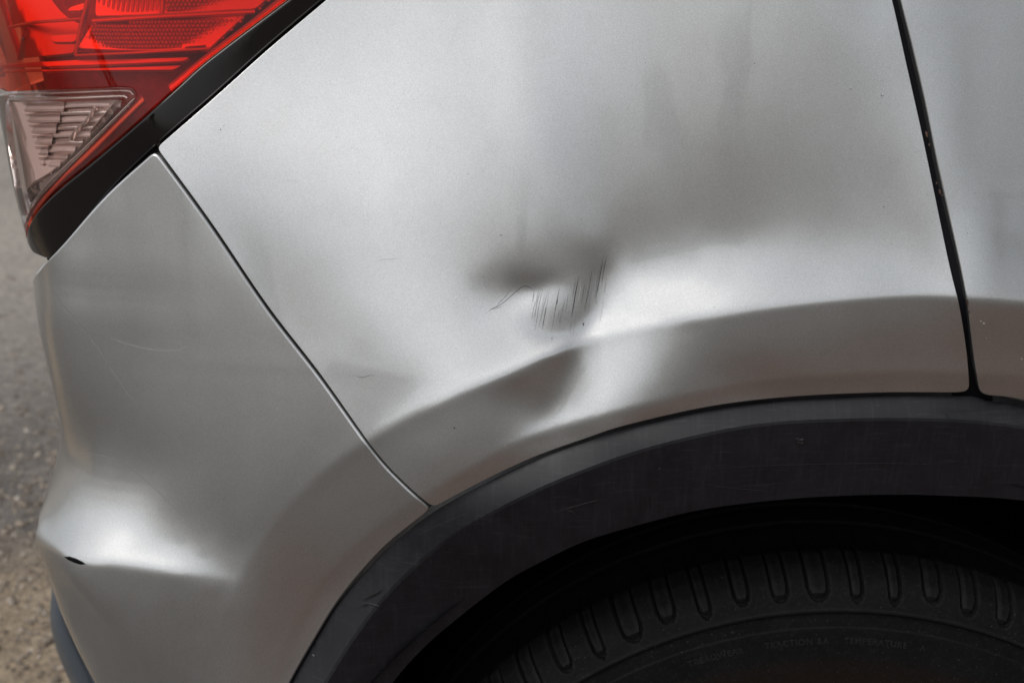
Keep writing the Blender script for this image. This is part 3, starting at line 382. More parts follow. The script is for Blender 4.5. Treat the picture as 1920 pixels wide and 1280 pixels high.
131301, 115572, 97778, 78203, 60876, 47434, 35715, 24312, 11749, -2254, -13493, -19466, -21806, -23970, -26647, -29858, -33526, -31836, -30855, -31653, -30350, -28444, -25294, -21444, -17821, -14800, -12311, -10125,
114726, 98615, 81312, 63620, 48739, 37932, 28003, 16529, 3598, -9698, -20249, -25244, -27707, -30013, -32905, -36197, -39722, -38798, -37652, -37750, -36283, -34010, -31151, -26682, -22413, -18855, -15912, -13330,
93168, 77466, 61362, 45816, 33065, 24143, 15714, 6181, -4210, -15161, -24331, -27959, -29706, -31743, -34271, -37717, -41243, -40694, -39773, -39256, -37681, -34997, -31820, -28283, -24684, -21418, -18519, -15863,
69935, 55174, 40456, 26754, 15745, 8510, 1904, -4201, -11193, -19396, -26537, -29136, -30474, -32360, -34590, -37516, -40853, -40316, -39063, -38212, -36160, -33106, -30090, -27780, -25316, -22707, -20125, -17608,
47686, 34140, 20816, 8804, -44, -4693, -9295, -14160, -18881, -24416, -29056, -30824, -31975, -33830, -36549, -39152, -41916, -41242, -39697, -37500, -34501, -31726, -29767, -27694, -25551, -23284, -20958, -18619,
28496, 16337, 4282, -6710, -14515, -16060, -17163, -18788, -22246, -26033, -28787, -29932, -31286, -33050, -35563, -38235, -41142, -40756, -38730, -36912, -35377, -32388, -29912, -27654, -25492, -23331, -21153, -18963,
13873, 3452, -7008, -16886, -24637, -26746, -28018, -27412, -26642, -25752, -26638, -28157, -29856, -31038, -33747, -36229, -39143, -38724, -37825, -36696, -34864, -32122, -29508, -27127, -24918, -22798, -20719, -18656,
4535, -3644, -11620, -18648, -23337, -23967, -23748, -25678, -26603, -22831, -21394, -22391, -25785, -26861, -29674, -32690, -35850, -35690, -35237, -34272, -32625, -30367, -28003, -25737, -23602, -21571, -19607, -17679,
242, -5490, -10711, -14611, -16132, -14580, -11729, -11223, -14658, -15490, -13453, -13536, -16819, -20852, -22834, -25977, -29416, -30428, -30556, -30040, -28885, -27212, -25301, -23344, -21426, -19571, -17771, -16009,
152, -3304, -6088, -7484, -6847, -4091, -515, 1531, 521, -1826, -3332, -3690, -5285, -10569, -14899, -17788, -20986, -23014, -24050, -24288, -23835, -22837, -21493, -19971, -18381, -16782, -15202, -13644,
3249, 1680, 794, 1155, 3094, 6430, 10178, 12856, 13484, 12476, 10525, 9256, 8343, 3425, -2665, -7296, -11263, -14256, -16260, -17378, -17731, -17464, -16745, -15730, -14538, -13255, -11936, -10614,
8602, 8478, 8966, 10490, 13198, 16822, 20621, 23618, 25135, 25184, 24188, 22993, 21116, 16127, 9815, 4104, -796, -4734, -7677, -9684, -10858, -11333, -11259, -10781, -10022, -9086, -8052, -6982,
15463, 16380, 17821, 20108, 23292, 27096, 30946, 34146, 36178, 36902, 36473, 35140, 32478, 27612, 21490, 15362, 9799, 5076, 1301, -1531, -3488, -4682, -5242, -5302, -4987, -4408, -3664, -2845,
23263, 24892, 26985, 29794, 33315, 37282, 41219, 44581, 46923, 48023, 47842, 46363, 43339, 38545, 32562, 26253, 20241, 14897, 10409, 6837, 4153, 2280, 1110, 522, 398, 623, 1085, 1670,
31546, 33660, 36234, 39452, 43265, 47412, 51478, 54996, 57557, 58887, 58829, 57273, 54091, 49303, 43350, 36893, 30519, 24645, 19522, 15268, 11902, 9380, 7619, 6514, 5956, 5831, 6024, 6405]),
  relief_grid(-0.46, 0.64, 0.0085, 41, 24, [0, 0, 0, 0, 0, 0, 0, 0, 0, 0, 0, 0, 0, 0, 0, 0, 0, 0, 0, 0, 0, 0, 0, 0,
0, 0, 0, 0, 0, 0, 0, 0, 0, 0, 0, 0, 0, 0, 0, 0, 0, 0, 0, 0, 0, 0, 0, 0,
0, 0, 0, 0, 0, 0, 0, 0, 0, 0, 0, 0, 0, 0, 0, 0, 0, 0, 0, 0, 0, 0, 0, 0,
0, 0, 0, 57, 55, -34, -179, -285, -268, -127, 21, 113, 138, 119, 82, 47, 22, 8, 2, 1, 1, 0, 0, 0,
0, 0, 0, 75, 41, -147, -421, -612, -574, -314, -22, 173, 245, 227, 167, 101, 50, 19, 4, 1, 1, 0, 0, 0,
0, 0, 0, 37, -70, -356, -725, -966, -906, -558, -154, 138, 270, 276, 215, 136, 68, 21, -2, -7, -3, 0, 0, 0,
0, 0, 0, -59, -281, -664, -1095, -1355, -1270, -859, -372, 4, 206, 258, 219, 142, 64, 6, -26, -31, -17, 0, 0, 0,
0, 0, 0, -206, -563, -1019, -1456, -1685, -1575, -1146, -625, -193, 75, 185, 183, 122, 42, -28, -70, -74, -42, 0, 0, 0,
0, 0, 0, -359, -814, -1256, -1580, -1686, -1570, -1233, -791, -376, -76, 86, 130, 94, 17, -65, -121, -127, -77, 0, 0, 0,
0, 0, 0, -427, -859, -1122, -1126, -948, -891, -878, -712, -441, -178, 9, 95, 90, 22, -71, -144, -163, -105, 0, 0, 0,
0, 0, 0, -329, -570, -484, 48, 714, 538, -103, -377, -350, -195, -20, 101, 136, 91, 2, -88, -133, -99, 0, 0, 0,
0, 0, 0, -41, -3, 424, 1465, 2577, 1724, 393, -76, -195, -157, -17, 132, 222, 233, 178, 91, 8, -30, 0, 0, 0,
0, 0, 0, 326, 534, 990, 1963, 2766, 1130, 101, 28, -47, -106, -27, 121, 275, 392, 430, 381, 259, 105, 0, 0, 0,
0, 0, 0, 240, 433, 714, 1216, 1456, 111, -111, 151, 144, -27, -72, -3, 192, 458, 649, 665, 504, 233, 0, 0, 0,
0, 0, 0, -267, -188, 54, 434, 610, 4, -125, 140, 243, 30, -170, -312, -278, -56, 249, 483, 532, 346, 0, 0, 0,
0, 0, 0, -203, -154, 111, 497, 333, 61, -35, 160, 412, 264, -84, -543, -922, -1014, -795, -443, -160, -33, 0, 0, 0,
0, 0, 0, -82, 7, 500, 1255, 649, 329, 214, 137, 592, 764, 487, -128, -755, -929, -637, -179, 150, 200, 0, 0, 0,
0, 0, 0, -37, 318, 1448, 2317, 1040, 256, -25, -353, 288, 978, 1203, 886, 230, -110, 6, 284, 410, 285, 0, 0, 0,
0, 0, 0, 311, 1272, 2249, 1889, 376, -359, -583, -1045, -474, 504, 1206, 1389, 881, 338, 201, 282, 301, 176, 0, 0, 0,
0, 0, 0, 950, 1746, 1603, 656, -256, -572, -803, -1506, -1214, -301, 445, 864, 679, 297, 141, 151, 158, 80, 0, 0, 0,
0, 0, 0, 798, 1010, 518, -92, -514, -778, -914, -1761, -1839, -1122, -589, -299, -342, -361, -226, -55, 44, 31, 0, 0, 0,
0, 0, 0, 295, 169, -203, -575, -760, -1157, -1014, -1827, -2045, -1458, -1068, -841, -861, -779, -495, -194, -10, 24, 0, 0, 0,
0, 0, 0, -28, -216, -421, -682, -797, -1531, -1343, -1811, -1565, -1100, -863, -743, -816, -758, -470, -159, 26, 52, 0, 0, 0,
0, 0, 0, -135, -285, -451, -808, -936, -1736, -1608, -1566, -908, -466, -236, -216, -385, -414, -201, 26, 133, 103, 0, 0, 0,
0, 0, 0, -98, -190, -317, -634, -730, -1787, -1757, -1245, -552, -63, 244, 313, 129, 17, 109, 218, 230, 144, 0, 0, 0,
0, 0, 0, -8, -13, -19, -176, -219, -1591, -1632, -1030, -483, -12, 357, 494, 368, 241, 245, 272, 230, 132, 0, 0, 0,
0, 0, 0, 101, 194, 297, 224, 385, -1118, -1226, -805, -364, 82, 467, 621, 487, 353, 307, 278, 201, 98, 0, 0, 0,
0, 0, 0, 243, 418, 569, 564, 826, -776, -789, -401, -93, 347, 732, 895, 734, 563, 459, 368, 246, 120, 0, 0, 0,
0, 0, 0, 408, 646, 765, 934, 775, -822, -528, 36, 380, 706, 978, 1062, 887, 682, 526, 394, 257, 130, 0, 0, 0,
0, 0, 0, 393, 619, 595, 838, 106, -694, -408, -204, 106, 391, 638, 723, 612, 458, 334, 244, 157, 79, 0, 0, 0,
0, 0, 0, -91, 53, 74, 478, -491, -653, -451, -444, -317, -93, 136, 242, 195, 116, 62, 47, 46, 29, 0, 0, 0,
0, 0, 0, -393, -500, -477, -397, -1151, -1169, -1103, -893, -602, -269, -34, 82, 67, 10, -26, -21, 9, 14, 0, 0, 0,
0, 0, 0, 163, 112, -154, -952, -1349, -1341, -1219, -775, -296, 61, 207, 256, 204, 114, 36, 12, 15, 16, 0, 0, 0,
0, 0, 0, 315, 336, 139, -400, -639, -742, -653, -217, 288, 566, 622, 598, 477, 318, 178, 100, 65, 42, 0, 0, 0,
0, 0, 0, 59, 12, -96, -147, 71, 39, -204, -155, 306, 675, 786, 773, 650, 450, 263, 155, 106, 67, 0, 0, 0,
0, 0, 0, 18, -28, -90, -42, 149, 232, 95, -248, -310, 126, 544, 665, 584, 395, 194, 99, 76, 61, 0, 0, 0,
0, 0, 0, 352, 395, 249, 134, 92, 78, 62, -94, -430, -532, -106, 343, 410, 240, 49, -19, 0, 20, 0, 0, 0,
0, 0, 0, 411, 586, 454, 228, 51, -32, -47, -44, -133, -378, -492, -111, 263, 217, -1, -90, -56, -15, 0, 0, 0,
0, 0, 0, 0, 0, 0, 0, 0, 0, 0, 0, 0, 0, 0, 0, 0, 0, 0, 0, 0, 0, 0, 0, 0,
0, 0, 0, 0, 0, 0, 0, 0, 0, 0, 0, 0, 0, 0, 0, 0, 0, 0, 0, 0, 0, 0, 0, 0,
0, 0, 0, 0, 0, 0, 0, 0, 0, 0, 0, 0, 0, 0, 0, 0, 0, 0, 0, 0, 0, 0, 0, 0]),
 ],
}
CREASE_UZ = {
 'arch': np.array([(-0.22958, 0.60456), (-0.21418, 0.636), (-0.19891, 0.6675), (-0.17826, 0.70607), (-0.1589, 0.73522), (-0.13632, 0.76195), (-0.1107, 0.78578), (-0.07525, 0.81138), (-0.04481, 0.82865), (-0.01305, 0.84335), (0.01967, 0.8558), (0.06148, 0.86869), (0.09543, 0.87723), (0.1297, 0.88437), (0.16423, 0.89015), (0.20768, 0.89525), (0.24263, 0.89722), (0.27763, 0.89678), (0.31249, 0.89362), (0.35579, 0.8873), (0.3904, 0.882), (0.42501, 0.87675)]),
 'lip': np.array([(-0.17898, 0.58872), (-0.16628, 0.61893), (-0.15408, 0.64935), (-0.13366, 0.6848), (-0.11374, 0.71081), (-0.09148, 0.73485), (-0.06719, 0.75685), (-0.03407, 0.78091), (-0.00547, 0.7969), (0.02462, 0.80986), (0.05576, 0.82005), (0.09558, 0.82966), (0.12784, 0.83542), (0.16032, 0.83979), (0.19295, 0.84292), (0.23386, 0.84505), (0.26663, 0.84517), (0.29937, 0.8436), (0.33189, 0.83967), (0.37214, 0.83202), (0.40425, 0.82543), (0.43637, 0.81892)]),
 'bumper': np.array([(-0.39196, 0.7024), (-0.38158, 0.7024), (-0.37121, 0.7024), (-0.35824, 0.7024), (-0.34786, 0.7024), (-0.33749, 0.70239), (-0.32711, 0.70238), (-0.31415, 0.70239), (-0.30377, 0.70245), (-0.29341, 0.70289), (-0.28307, 0.70374), (-0.27011, 0.70378), (-0.25974, 0.70348), (-0.24937, 0.70316), (-0.239, 0.70277), (-0.22607, 0.70183), (-0.21579, 0.70042), (-0.20561, 0.69844), (-0.19551, 0.69604), (-0.1829, 0.69303), (-0.17296, 0.69007), (-0.16319, 0.68658)]),
}
CREASE_UZ = {k: smooth(v, 90) for k, v in CREASE_UZ.items()}

CREASE_UZ = {k: smooth(v, 90) for k, v in CREASE_UZ.items()}
def _ktable(ks):
    q = np.linspace(ks[0][0]-.15, ks[-1][0]+.15, 700); v = np.interp(q, [a for a, _ in ks], [b for _, b in ks]); g = np.exp(-.5*(np.arange(-90, 91)*(q[1]-q[0])/(.012 if len(ks) > 8 else .022))**2)
    return q, np.convolve(np.pad(v, 90, 'edge'), g/g.sum(), 'valid')
KT = {key: _ktable(c[1]) for key, c in CREASES.items()}
def crease_relief(u, z):
    h = 0
    for key, (_, ks, w, q) in CREASES.items():
        s, _t = sdist(CREASE_UZ[key], u, z); h = h-np.interp(u+z if q == 'uz' else u, *KT[key])*kink(s, w)
    return h
# SURF = {'quarter': [grids], 'bumper': [grids]}, CREASE_UZ = {name: (n,2)} are defined before this
def relief(name, u, z):
    h = 0
    for g in SURF[name]: h = h+grid_eval(g, u, z)
    h = h+crease_relief(u, z)
    return h
def surf(name, u, z, off=0.0):
    u = np.asarray(u, float); z = np.asarray(z, float)
    x, y, nx, ny = base(u, z); h = relief(name, u, z)+off
    return np.stack([x+nx*h, y+ny*h, z+0*h], -1)
def surf_n(name, u, z, e=4e-4):
    u = np.asarray(u, float); z = np.asarray(z, float)
    a = surf(name, u+e, z)-surf(name, u-e, z); b = surf(name, u, z+e)-surf(name, u, z-e)
    n = np.cross(a, b); return n/np.linalg.norm(n, axis=-1, keepdims=True)
_tab = {}
def unproject(name, px, py, cache=True):
    """photograph pixels -> (u, z) on the panel (front-facing side)"""
    px = np.atleast_1d(np.asarray(px, float)); py = np.atleast_1d(np.asarray(py, float))
    if name not in _tab or not cache:
        U, Z = np.meshgrid(np.arange(-.80, .62, .005), np.arange(.48, 1.36, .005), indexing='ij'); U = U.ravel(); Z = Z.ravel()
        P = surf(name, U, Z); n = surf_n(name, U, Z); ok = (n*(CAM-P)).sum(-1) > 0.02*np.linalg.norm(CAM-P, axis=-1)
        _tab[name] = (U[ok], Z[ok], *project(P[ok]))
    U, Z, X, Y = _tab[name]
    i = np.array([np.argmin((X-a)**2+(Y-b)**2) for a, b in zip(px, py)]); u = U[i].copy(); z = Z[i].copy()
    for _ in range(8):
        e = 1e-4; x0, y0 = project(surf(name, u, z)); x1, y1 = project(surf(name, u+e, z)); x2, y2 = project(surf(name, u, z+e))
        a, b, c, d = (x1-x0)/e, (x2-x0)/e, (y1-y0)/e, (y2-y0)/e; det = a*d-b*c; rx, ry = px-x0, py-y0
        bad = np.abs(det) < 3e5; det = np.where(bad, 1e12, det)
        du = np.clip((d*rx-b*ry)/det, -.006, .006); dz = np.clip((-c*rx+a*ry)/det, -.006, .006); u += du; z += dz
    return u, z
# ------------------------------------------------------------------ materials of the car
def paint_material():
    p = NT('silver metallic paint')
    f1 = p.noise(1700, 2, .7); f2 = p.noise(60, 5, .6); f3 = p.noise(9, 4, .6)
    col = p.ramp(f1.outputs[0], [(.28, (.455, .46, .455)), (.5, (.56, .565, .56)), (.72, (.67, .675, .67))])
    dust = p.ramp(f2.outputs[0], [(.45, (1, 1, 1)), (.75, (.965, .96, .95))]); col = p.mix(1.0, col, dust, 'MULTIPLY')
    sp = p.noise(420, typ='ShaderNodeTexVoronoi'); m2 = p.noise(7, 4, .6)
    dot = p.math('MULTIPLY', p.math('LESS_THAN', sp.outputs[0], .045), p.ramp(m2.outputs[0], [(.52, (0, 0, 0)), (.66, (1, 1, 1))])); col = p.mix(p.math('MULTIPLY', dot, .35), col, (.30, .28, .25))
    rg = .285
    p.bsdf(Base_Color=col, Metallic=.92, Roughness=rg, Coat_Weight=1.0, Coat_Roughness=.045, Coat_IOR=1.5,
           Normal=p.bump(f1.outputs[0], .00002, .8)); return p.m
PAINT = paint_material()
def simple(name, col, rough, metal=0.0, coat=0.0, bump=None, spec=.5, var=None):
    p = NT(name); kw = dict(Roughness=rough, Metallic=metal, Coat_Weight=coat, Specular_IOR_Level=spec)
    if var:
        n = p.noise(var[0], 6, .65); kw['Base_Color'] = p.ramp(n.outputs[0], [(.3, tuple(c*(1-var[1]) for c in col)), (.7, tuple(c*(1+var[1]) for c in col))])
    else: kw['Base_Color'] = (*col, 1)
    if bump: kw['Normal'] = p.bump(p.noise(bump[0], 5, .6).outputs[0], bump[1])
    p.bsdf(**kw); return p.m
def cladding_material():
    p = NT('scuffed black plastic'); n1 = p.noise(38, 7, .7); n2 = p.noise(900, 3, .6)
    tc = p.n('ShaderNodeTexCoord'); mp = p.n('ShaderNodeMapping'); mp.inputs['Scale'].default_value = (3, 3, 60); mp.inputs['Rotation'].default_value = (0, .5, 0)
    p.l(tc.outputs['Object'], mp.inputs[0]); n3 = p.noise(14, 6, .7, mp.outputs[0])
    mp2 = p.n('ShaderNodeMapping'); mp2.inputs['Scale'].default_value = (46, 3, 4); mp2.inputs['Rotation'].default_value = (0, -.3, 0)
    p.l(tc.outputs['Object'], mp2.inputs[0]); n4 = p.noise(9, 5, .7, mp2.outputs[0])
    mk = p.math('MULTIPLY', p.math('GREATER_THAN', n3.outputs[0], .60), .5); k2 = p.math('ADD', mk, p.ramp(n4.outputs[0], [(.5, (0, 0, 0)), (.8, (.6, .6, .6))]))
    c0 = p.ramp(n1.outputs[0], [(.3, (.006, .0057, .0078)), (.7, (.0108, .0104, .0135))]); col = p.mix(p.math('MULTIPLY', k2, .5), c0, (.042, .041, .046))
    p.bsdf(Base_Color=col, Roughness=p.ramp(n1.outputs[0], [(.3, (.42, .42, .42)), (.7, (.58, .58, .58))]), Specular_IOR_Level=.33, Normal=p.bump(n2.outputs[0], .00007, .8)); return p.m
MAT_CLAD = cladding_material()
MAT_BLACK = simple('unlit black rubber', (.003, .003, .003), .9, spec=.1)
MAT_SEAL = simple('black door rubber', (.004, .004, .006), .7, spec=.15)
MAT_GLOSS = simple('gloss black trim', (.006, .0045, .004), .06, spec=.42)
MAT_SCRATCH = simple('dark scratch', (.035, .034, .036), .6)
MAT_SCRATCH_LIGHT = simple('pale scratch', (.55, .54, .52), .5)
MAT_RUST = simple('rust', (.07, .035, .022), .8, var=(900, .6))
MAT_SPECK = simple('dirt speck', (.07, .05, .035), .8)
MAT_VALANCE = simple('grey blue plastic', (.075, .088, .105), .42, bump=(900, .00008), var=(30, .12))

# ------------------------------------------------------------------ panel meshing
def px_uz(name, tr, n, off=0.0):
    tr = smooth(tr, n); u, z = unproject(name, tr[:, 0], tr[:, 1]); return np.stack([u, z], -1)
def resample(p, step):
    """even spacing along a closed polygon, sharp corners kept"""
    out = []
    for a, b in zip(p, np.roll(p, -1, 0)):
        k = max(1, int(round(np.linalg.norm(b-a)/step))); out += [a+(b-a)*t/k for t in range(k)]
    return np.array(out)
def area(p): return .5*np.sum(p[:, 0]*np.roll(p[:, 1], -1)-np.roll(p[:, 0], -1)*p[:, 1])
def outn(p, span=1):
    d = np.roll(p, -span, 0)-np.roll(p, span, 0); d /= np.linalg.norm(d, axis=1)[:, None]+1e-12; return np.stack([d[:, 1], -d[:, 0]], -1)
def inside(poly, q):
    r = np.zeros(len(q), bool); x, y = q[:, 0], q[:, 1]
    for (x0, y0), (x1, y1) in zip(poly, np.roll(poly, -1, 0)):
        if y0 == y1: continue
        c = (y0 > y) != (y1 > y); r ^= c & (x < (x1-x0)*(y-y0)/(y1-y0)+x0)
    return r
def edge_dist(poly, q):
    best = np.full(len(q), 9.0)
    for i in range(0, len(poly)): best = np.minimum(best, (q[:, 0]-poly[i, 0])**2+(q[:, 1]-poly[i, 1])**2)
    return np.sqrt(best)
def panel(name, sname, poly, mat, parent, hem=.001, depth=.009, lat=.0024, off=0.0, window=None, fn=None, fnn=None, round_n=2, fine=None):
    fn = fn or (lambda u, z: surf(sname, u, z, off)); fnn = fnn or (lambda u, z: surf_n(sname, u, z))
    poly = np.asarray(poly, float)
    if area(poly) < 0: poly = poly[::-1]
    poly = resample(poly, .0026)
    for _ in range(round_n): poly = .25*np.roll(poly, 1, 0)+.5*poly+.25*np.roll(poly, -1, 0)
    inn = poly-outn(poly)*hem
    lo, hi = inn.min(0), inn.max(0); w = window or (-.36, .37, .58, 1.13)
    def lattice(s):
        a, b = np.meshgrid(np.arange(lo[0], hi[0], s), np.arange(lo[1], hi[1], s*.866), indexing='ij'); a = a+(np.arange(a.shape[1]) % 2)*s/2
        return np.stack([a.ravel(), b.ravel()], -1)
    q = lattice(lat); q = q[(q[:, 0] > w[0]) & (q[:, 0] < w[1]) & (q[:, 1] > w[2]) & (q[:, 1] < w[3])]
    if fine is not None:
        q = q[~((q[:, 0] > fine[0]) & (q[:, 0] < fine[1]) & (q[:, 1] > fine[2]) & (q[:, 1] < fine[3]))]; f = lattice(lat*.5)
        q = np.vstack([q, f[(f[:, 0] > fine[0]+lat*.3) & (f[:, 0] < fine[1]-lat*.3) & (f[:, 1] > fine[2]+lat*.3) & (f[:, 1] < fine[3]-lat*.3)]])
    c = lattice(.014); c = c[~((c[:, 0] > w[0]) & (c[:, 0] < w[1]) & (c[:, 1] > w[2]) & (c[:, 1] < w[3]))]
    q = np.vstack([q, c]); q = q[inside(inn, q)]; q = q[edge_dist(inn, q) > lat*.6]
    n = len(inn); allp = np.vstack([inn, q])
    r = mgeo.delaunay_2d_cdt([Vector(v) for v in allp], [(i, (i+1) % n) for i in range(n)], [], 1, 1e-7)
    vv = np.array([tuple(v) for v in r[0]]); F = [list(f) for f in r[2]]
    # cdt may reorder: find the boundary vertices by original index lists
    orig = r[3]; bidx = {}
    for k, l in enumerate(orig):
        for o in l:
            if o < n: bidx[o] = k
    P = fn(vv[:, 0], vv[:, 1]); N = fnn(vv[:, 0], vv[:, 1]); V = list(P); NN = list(N)
    # which way round are the faces?
    f = F[0]; g = np.cross(P[f[1]]-P[f[0]], P[f[2]]-P[f[0]])
    if g@N[f[0]] < 0: F = [t[::-1] for t in F]
    # rounded hem and return flange
    Pb = fn(inn[:, 0], inn[:, 1]); Nb = fnn(inn[:, 0], inn[:, 1]); T = np.roll(Pb, -1, 0)-np.roll(Pb, 1, 0); T /= np.linalg.norm(T, axis=1)[:, None]+1e-12
    O = np.cross(T, Nb); O /= np.linalg.norm(O, axis=1)[:, None]
    e = fn(inn[:, 0]+outn(inn)[:, 0]*1e-3, inn[:, 1]+outn(inn)[:, 1]*1e-3)-Pb
    O = np.where(((O*e).sum(1) < 0)[:, None], -O, O)
    prev = [bidx.get(i, 0) for i in range(n)]
    for a, d in ((30, 0), (60, 0), (88, 0), (90, depth)):
        a = math.radians(a); ring = Pb+O*hem*math.sin(a)-Nb*(hem*(1-math.cos(a))+d); rn = O*math.sin(a)+Nb*math.cos(a)
        st = len(V); V += list(ring); NN += list(rn); cur = list(range(st, st+n))
        for i in range(n):
            j = (i+1) % n; q4 = (prev[i], prev[j], cur[j], cur[i])
            F.append(q4)
        prev = cur
    # orient the hem faces
    f = F[-1]; g = np.cross(V[f[1]]-V[f[0]], V[f[2]]-V[f[0]])
    if g@NN[f[0]] < 0: F = [t if len(t) == 3 or i < len(F)-4*n else t[::-1] for i, t in enumerate(F)]
    return mesh_obj(name, V, F, mat, parent, normals=NN)
def ribbon(sname, tr, width, mat, name, parent, off=.0002, taper=(.25, .25), n=None):
    """a scratch: a thin strip lying on a panel along a drawn line"""
    tr = smooth(tr, n or max(6, int(len(tr)*5))); u, z = unproject(sname, tr[:, 0], tr[:, 1]); P = surf(sname, u, z, off); N = surf_n(sname, u, z)
    T = np.gradient(P, axis=0); T /= np.linalg.norm(T, axis=1)[:, None]+1e-12; S = np.cross(T, N); t = np.linspace(0, 1, len(P))
    w = width*np.clip(np.minimum(t/taper[0] if taper[0] else 9, (1-t)/taper[1] if taper[1] else 9), .12, 1)*.5
    V = np.vstack([P+S*w[:, None], P-S*w[:, None]]); m = len(P)
    F = [(i, i+1, m+i+1, m+i) for i in range(m-1)]; return mesh_obj(name, V, F, mat, parent, normals=np.vstack([N, N]))
def speck(sname, cx, cy, r, mat, name, parent, seed=0, stretch=1.0, ang=0.0, off=.00015):
    g = random.Random(seed*77+int(cx)); k = 11; tr = []
    for i in range(k):
        a = 2*math.pi*i/k; q = r*g.uniform(.6, 1.15); x, y = q*stretch*math.cos(a), q*math.sin(a)
        tr.append((cx+x*math.cos(ang)-y*math.sin(ang), cy+x*math.sin(ang)+y*math.cos(ang)))
    tr.append((cx, cy)); tr = np.array(tr); u, z = unproject(sname, tr[:, 0], tr[:, 1]); P = surf(sname, u, z, off); P[-1] += surf_n(sname, u[-1:], z[-1:])[0]*.0002
    return mesh_obj(name, P, [(i, k, (i+1) % k) for i in range(k)], mat, parent)
def loft(curves, closed=False):
    n = len(curves[0]); V = np.vstack(curves); F = []
    for r in range(len(curves)-1):
        for i in range(n-1): F.append((r*n+i, r*n+i+1, (r+1)*n+i+1, (r+1)*n+i))
    return V, F

CAR = empty('car', (0.9, .8, 0)); CAR.matrix_parent_inverse.identity()
tagit(CAR, 'silver car with a dented rear quarter panel above its black wheel arch', 'car')
_mo = mesh_obj
def mesh_obj(name, verts, faces, mat=None, parent=None, normals=None, flat=False):
    """geometry is given in world coordinates; children of the car are shifted to its base"""
    verts = np.asarray(verts, float)
    if parent is not None: verts = verts-np.array(ORIGIN.get(parent.name, (0, 0, 0)))
    o = _mo(name, verts, faces, mat, parent, normals, flat)
    if parent is not None: ORIGIN[o.name] = ORIGIN.get(parent.name, (0, 0, 0))
    return o
ORIGIN = {'car': (.9, .8, 0)}
def sub_empty(name, loc, parent):
    o = empty(name, tuple(np.array(loc)-np.array(ORIGIN.get(parent.name, (0, 0, 0)))), parent); ORIGIN[o.name] = tuple(loc); return o

# ------------------------------------------------------------------ outlines of the panels
TRIM_OUT = [(900, -240), (735, -105), (612, 0), (500, 95), (400, 185), (294, 277)]
SEAM_Q = [(294, 277), (396, 417), (502, 573), (602, 703), (702, 843), (762, 908), (812, 951)]
ARCH_Q = [(812, 951), (900, 904), (1000, 857), (1100, 821), (1170, 798), (1330, 762), (1480, 744), (1650, 736), (1800, 735.5), (1818, 730)]
GAP_L = [(1818, 730), (1816, 700), (1812, 655), (1799, 575), (1779, 490), (1754, 370), (1729, 250), (1700, 120), (1673, 0), (1640, -125), (1608, -240)]
qp = np.vstack([px_uz('quarter', TRIM_OUT, 30), px_uz('quarter', SEAM_Q, 60)[1:], px_uz('quarter', ARCH_Q, 70)[1:-1], px_uz('quarter', GAP_L, 50)])
qt = np.array([(qp[-1, 0]-.02, 1.30), (qp[0, 0]+.06, 1.30)]); qp = np.vstack([qp, qt])
QUARTER = panel('quarter_panel', 'quarter', qp, PAINT, CAR, hem=.0004, lat=.0021, fine=(-.035, .095, .812, .932))
GAP_R = [(1631, -240), (1660, -115), (1688, 0), (1713, 100), (1736, 200), (1756, 300), (1776, 390), (1796, 480), (1812, 560), (1822, 640), (1831, 705), (1836, 735)]
dp = px_uz('quarter', GAP_R, 60); db = px_uz('quarter', [(1836, 735), (1850, 742), (1885, 745), (1930, 754), (2040, 775)], 20)[1:]
dp = np.vstack([[(dp[0, 0]-.012, 1.30)], dp, db, [(.60, db[-1, 1]-.03), (.60, 1.30)]])
DOOR = panel('rear_door', 'quarter', dp, PAINT, CAR, hem=.0011)
LAMP_B = [(72, 508), (84, 492), (118, 456), (198, 366), (288, 284)]
SEAM_B = [(290, 283), (391.5, 420), (499.5, 578), (599.5, 708), (698.5, 846), (755, 908), (808, 956)]
ARCH_B = [(806, 958), (720, 1028), (640, 1120), (590, 1200), (545, 1280), (515, 1350), (490, 1440)]
lb = px_uz('bumper', LAMP_B, 26); sb = px_uz('bumper', SEAM_B, 60); ab = px_uz('bumper', ARCH_B, 40)
BPOLY = np.vstack([[(lb[0, 0]-.35, lb[0, 1]-.05), (lb[0, 0]-.03, lb[0, 1]-.016)], lb, sb[1:], ab[1:], [(-.72, .50)]])
BUMPER = panel('rear_bumper', 'bumper', BPOLY, PAINT, CAR, hem=.0018)
# dark structure showing through the gaps
def behind(sname, tr, half, off, mat, name, n=40):
    c = px_uz(sname, tr, n); t = np.gradient(c, axis=0); t /= np.linalg.norm(t, axis=1)[:, None]; o = np.stack([-t[:, 1], t[:, 0]], -1)*half
    a, b = c-o, c+o; V, F = loft([surf(sname, a[:, 0], a[:, 1], off), surf(sname, b[:, 0], b[:, 1], off)]); return mesh_obj(name, V, F, mat, CAR)
behind('quarter', SEAM_Q, .012, -.0075, MAT_BLACK, 'seam_backing')
behind('quarter', [((a+c)/2, (b+d)/2) for (a, b), (c, d) in zip(GAP_L[::-1], [(1631, -240), (1660, -115), (1688, 0), (1713, 110), (1739, 240), (1766, 355), (1789, 485), (1808, 575), (1823, 655), (1830, 700), (1836, 735)])]+[(1832, 790)], .013, -.006, MAT_SEAL, 'door_seal')
behind('quarter', TRIM_OUT, .010, -.0085, MAT_BLACK, 'lamp_gap_backing')
behind('bumper', LAMP_B, .010, -.0085, MAT_BLACK, 'lamp_gap_backing')

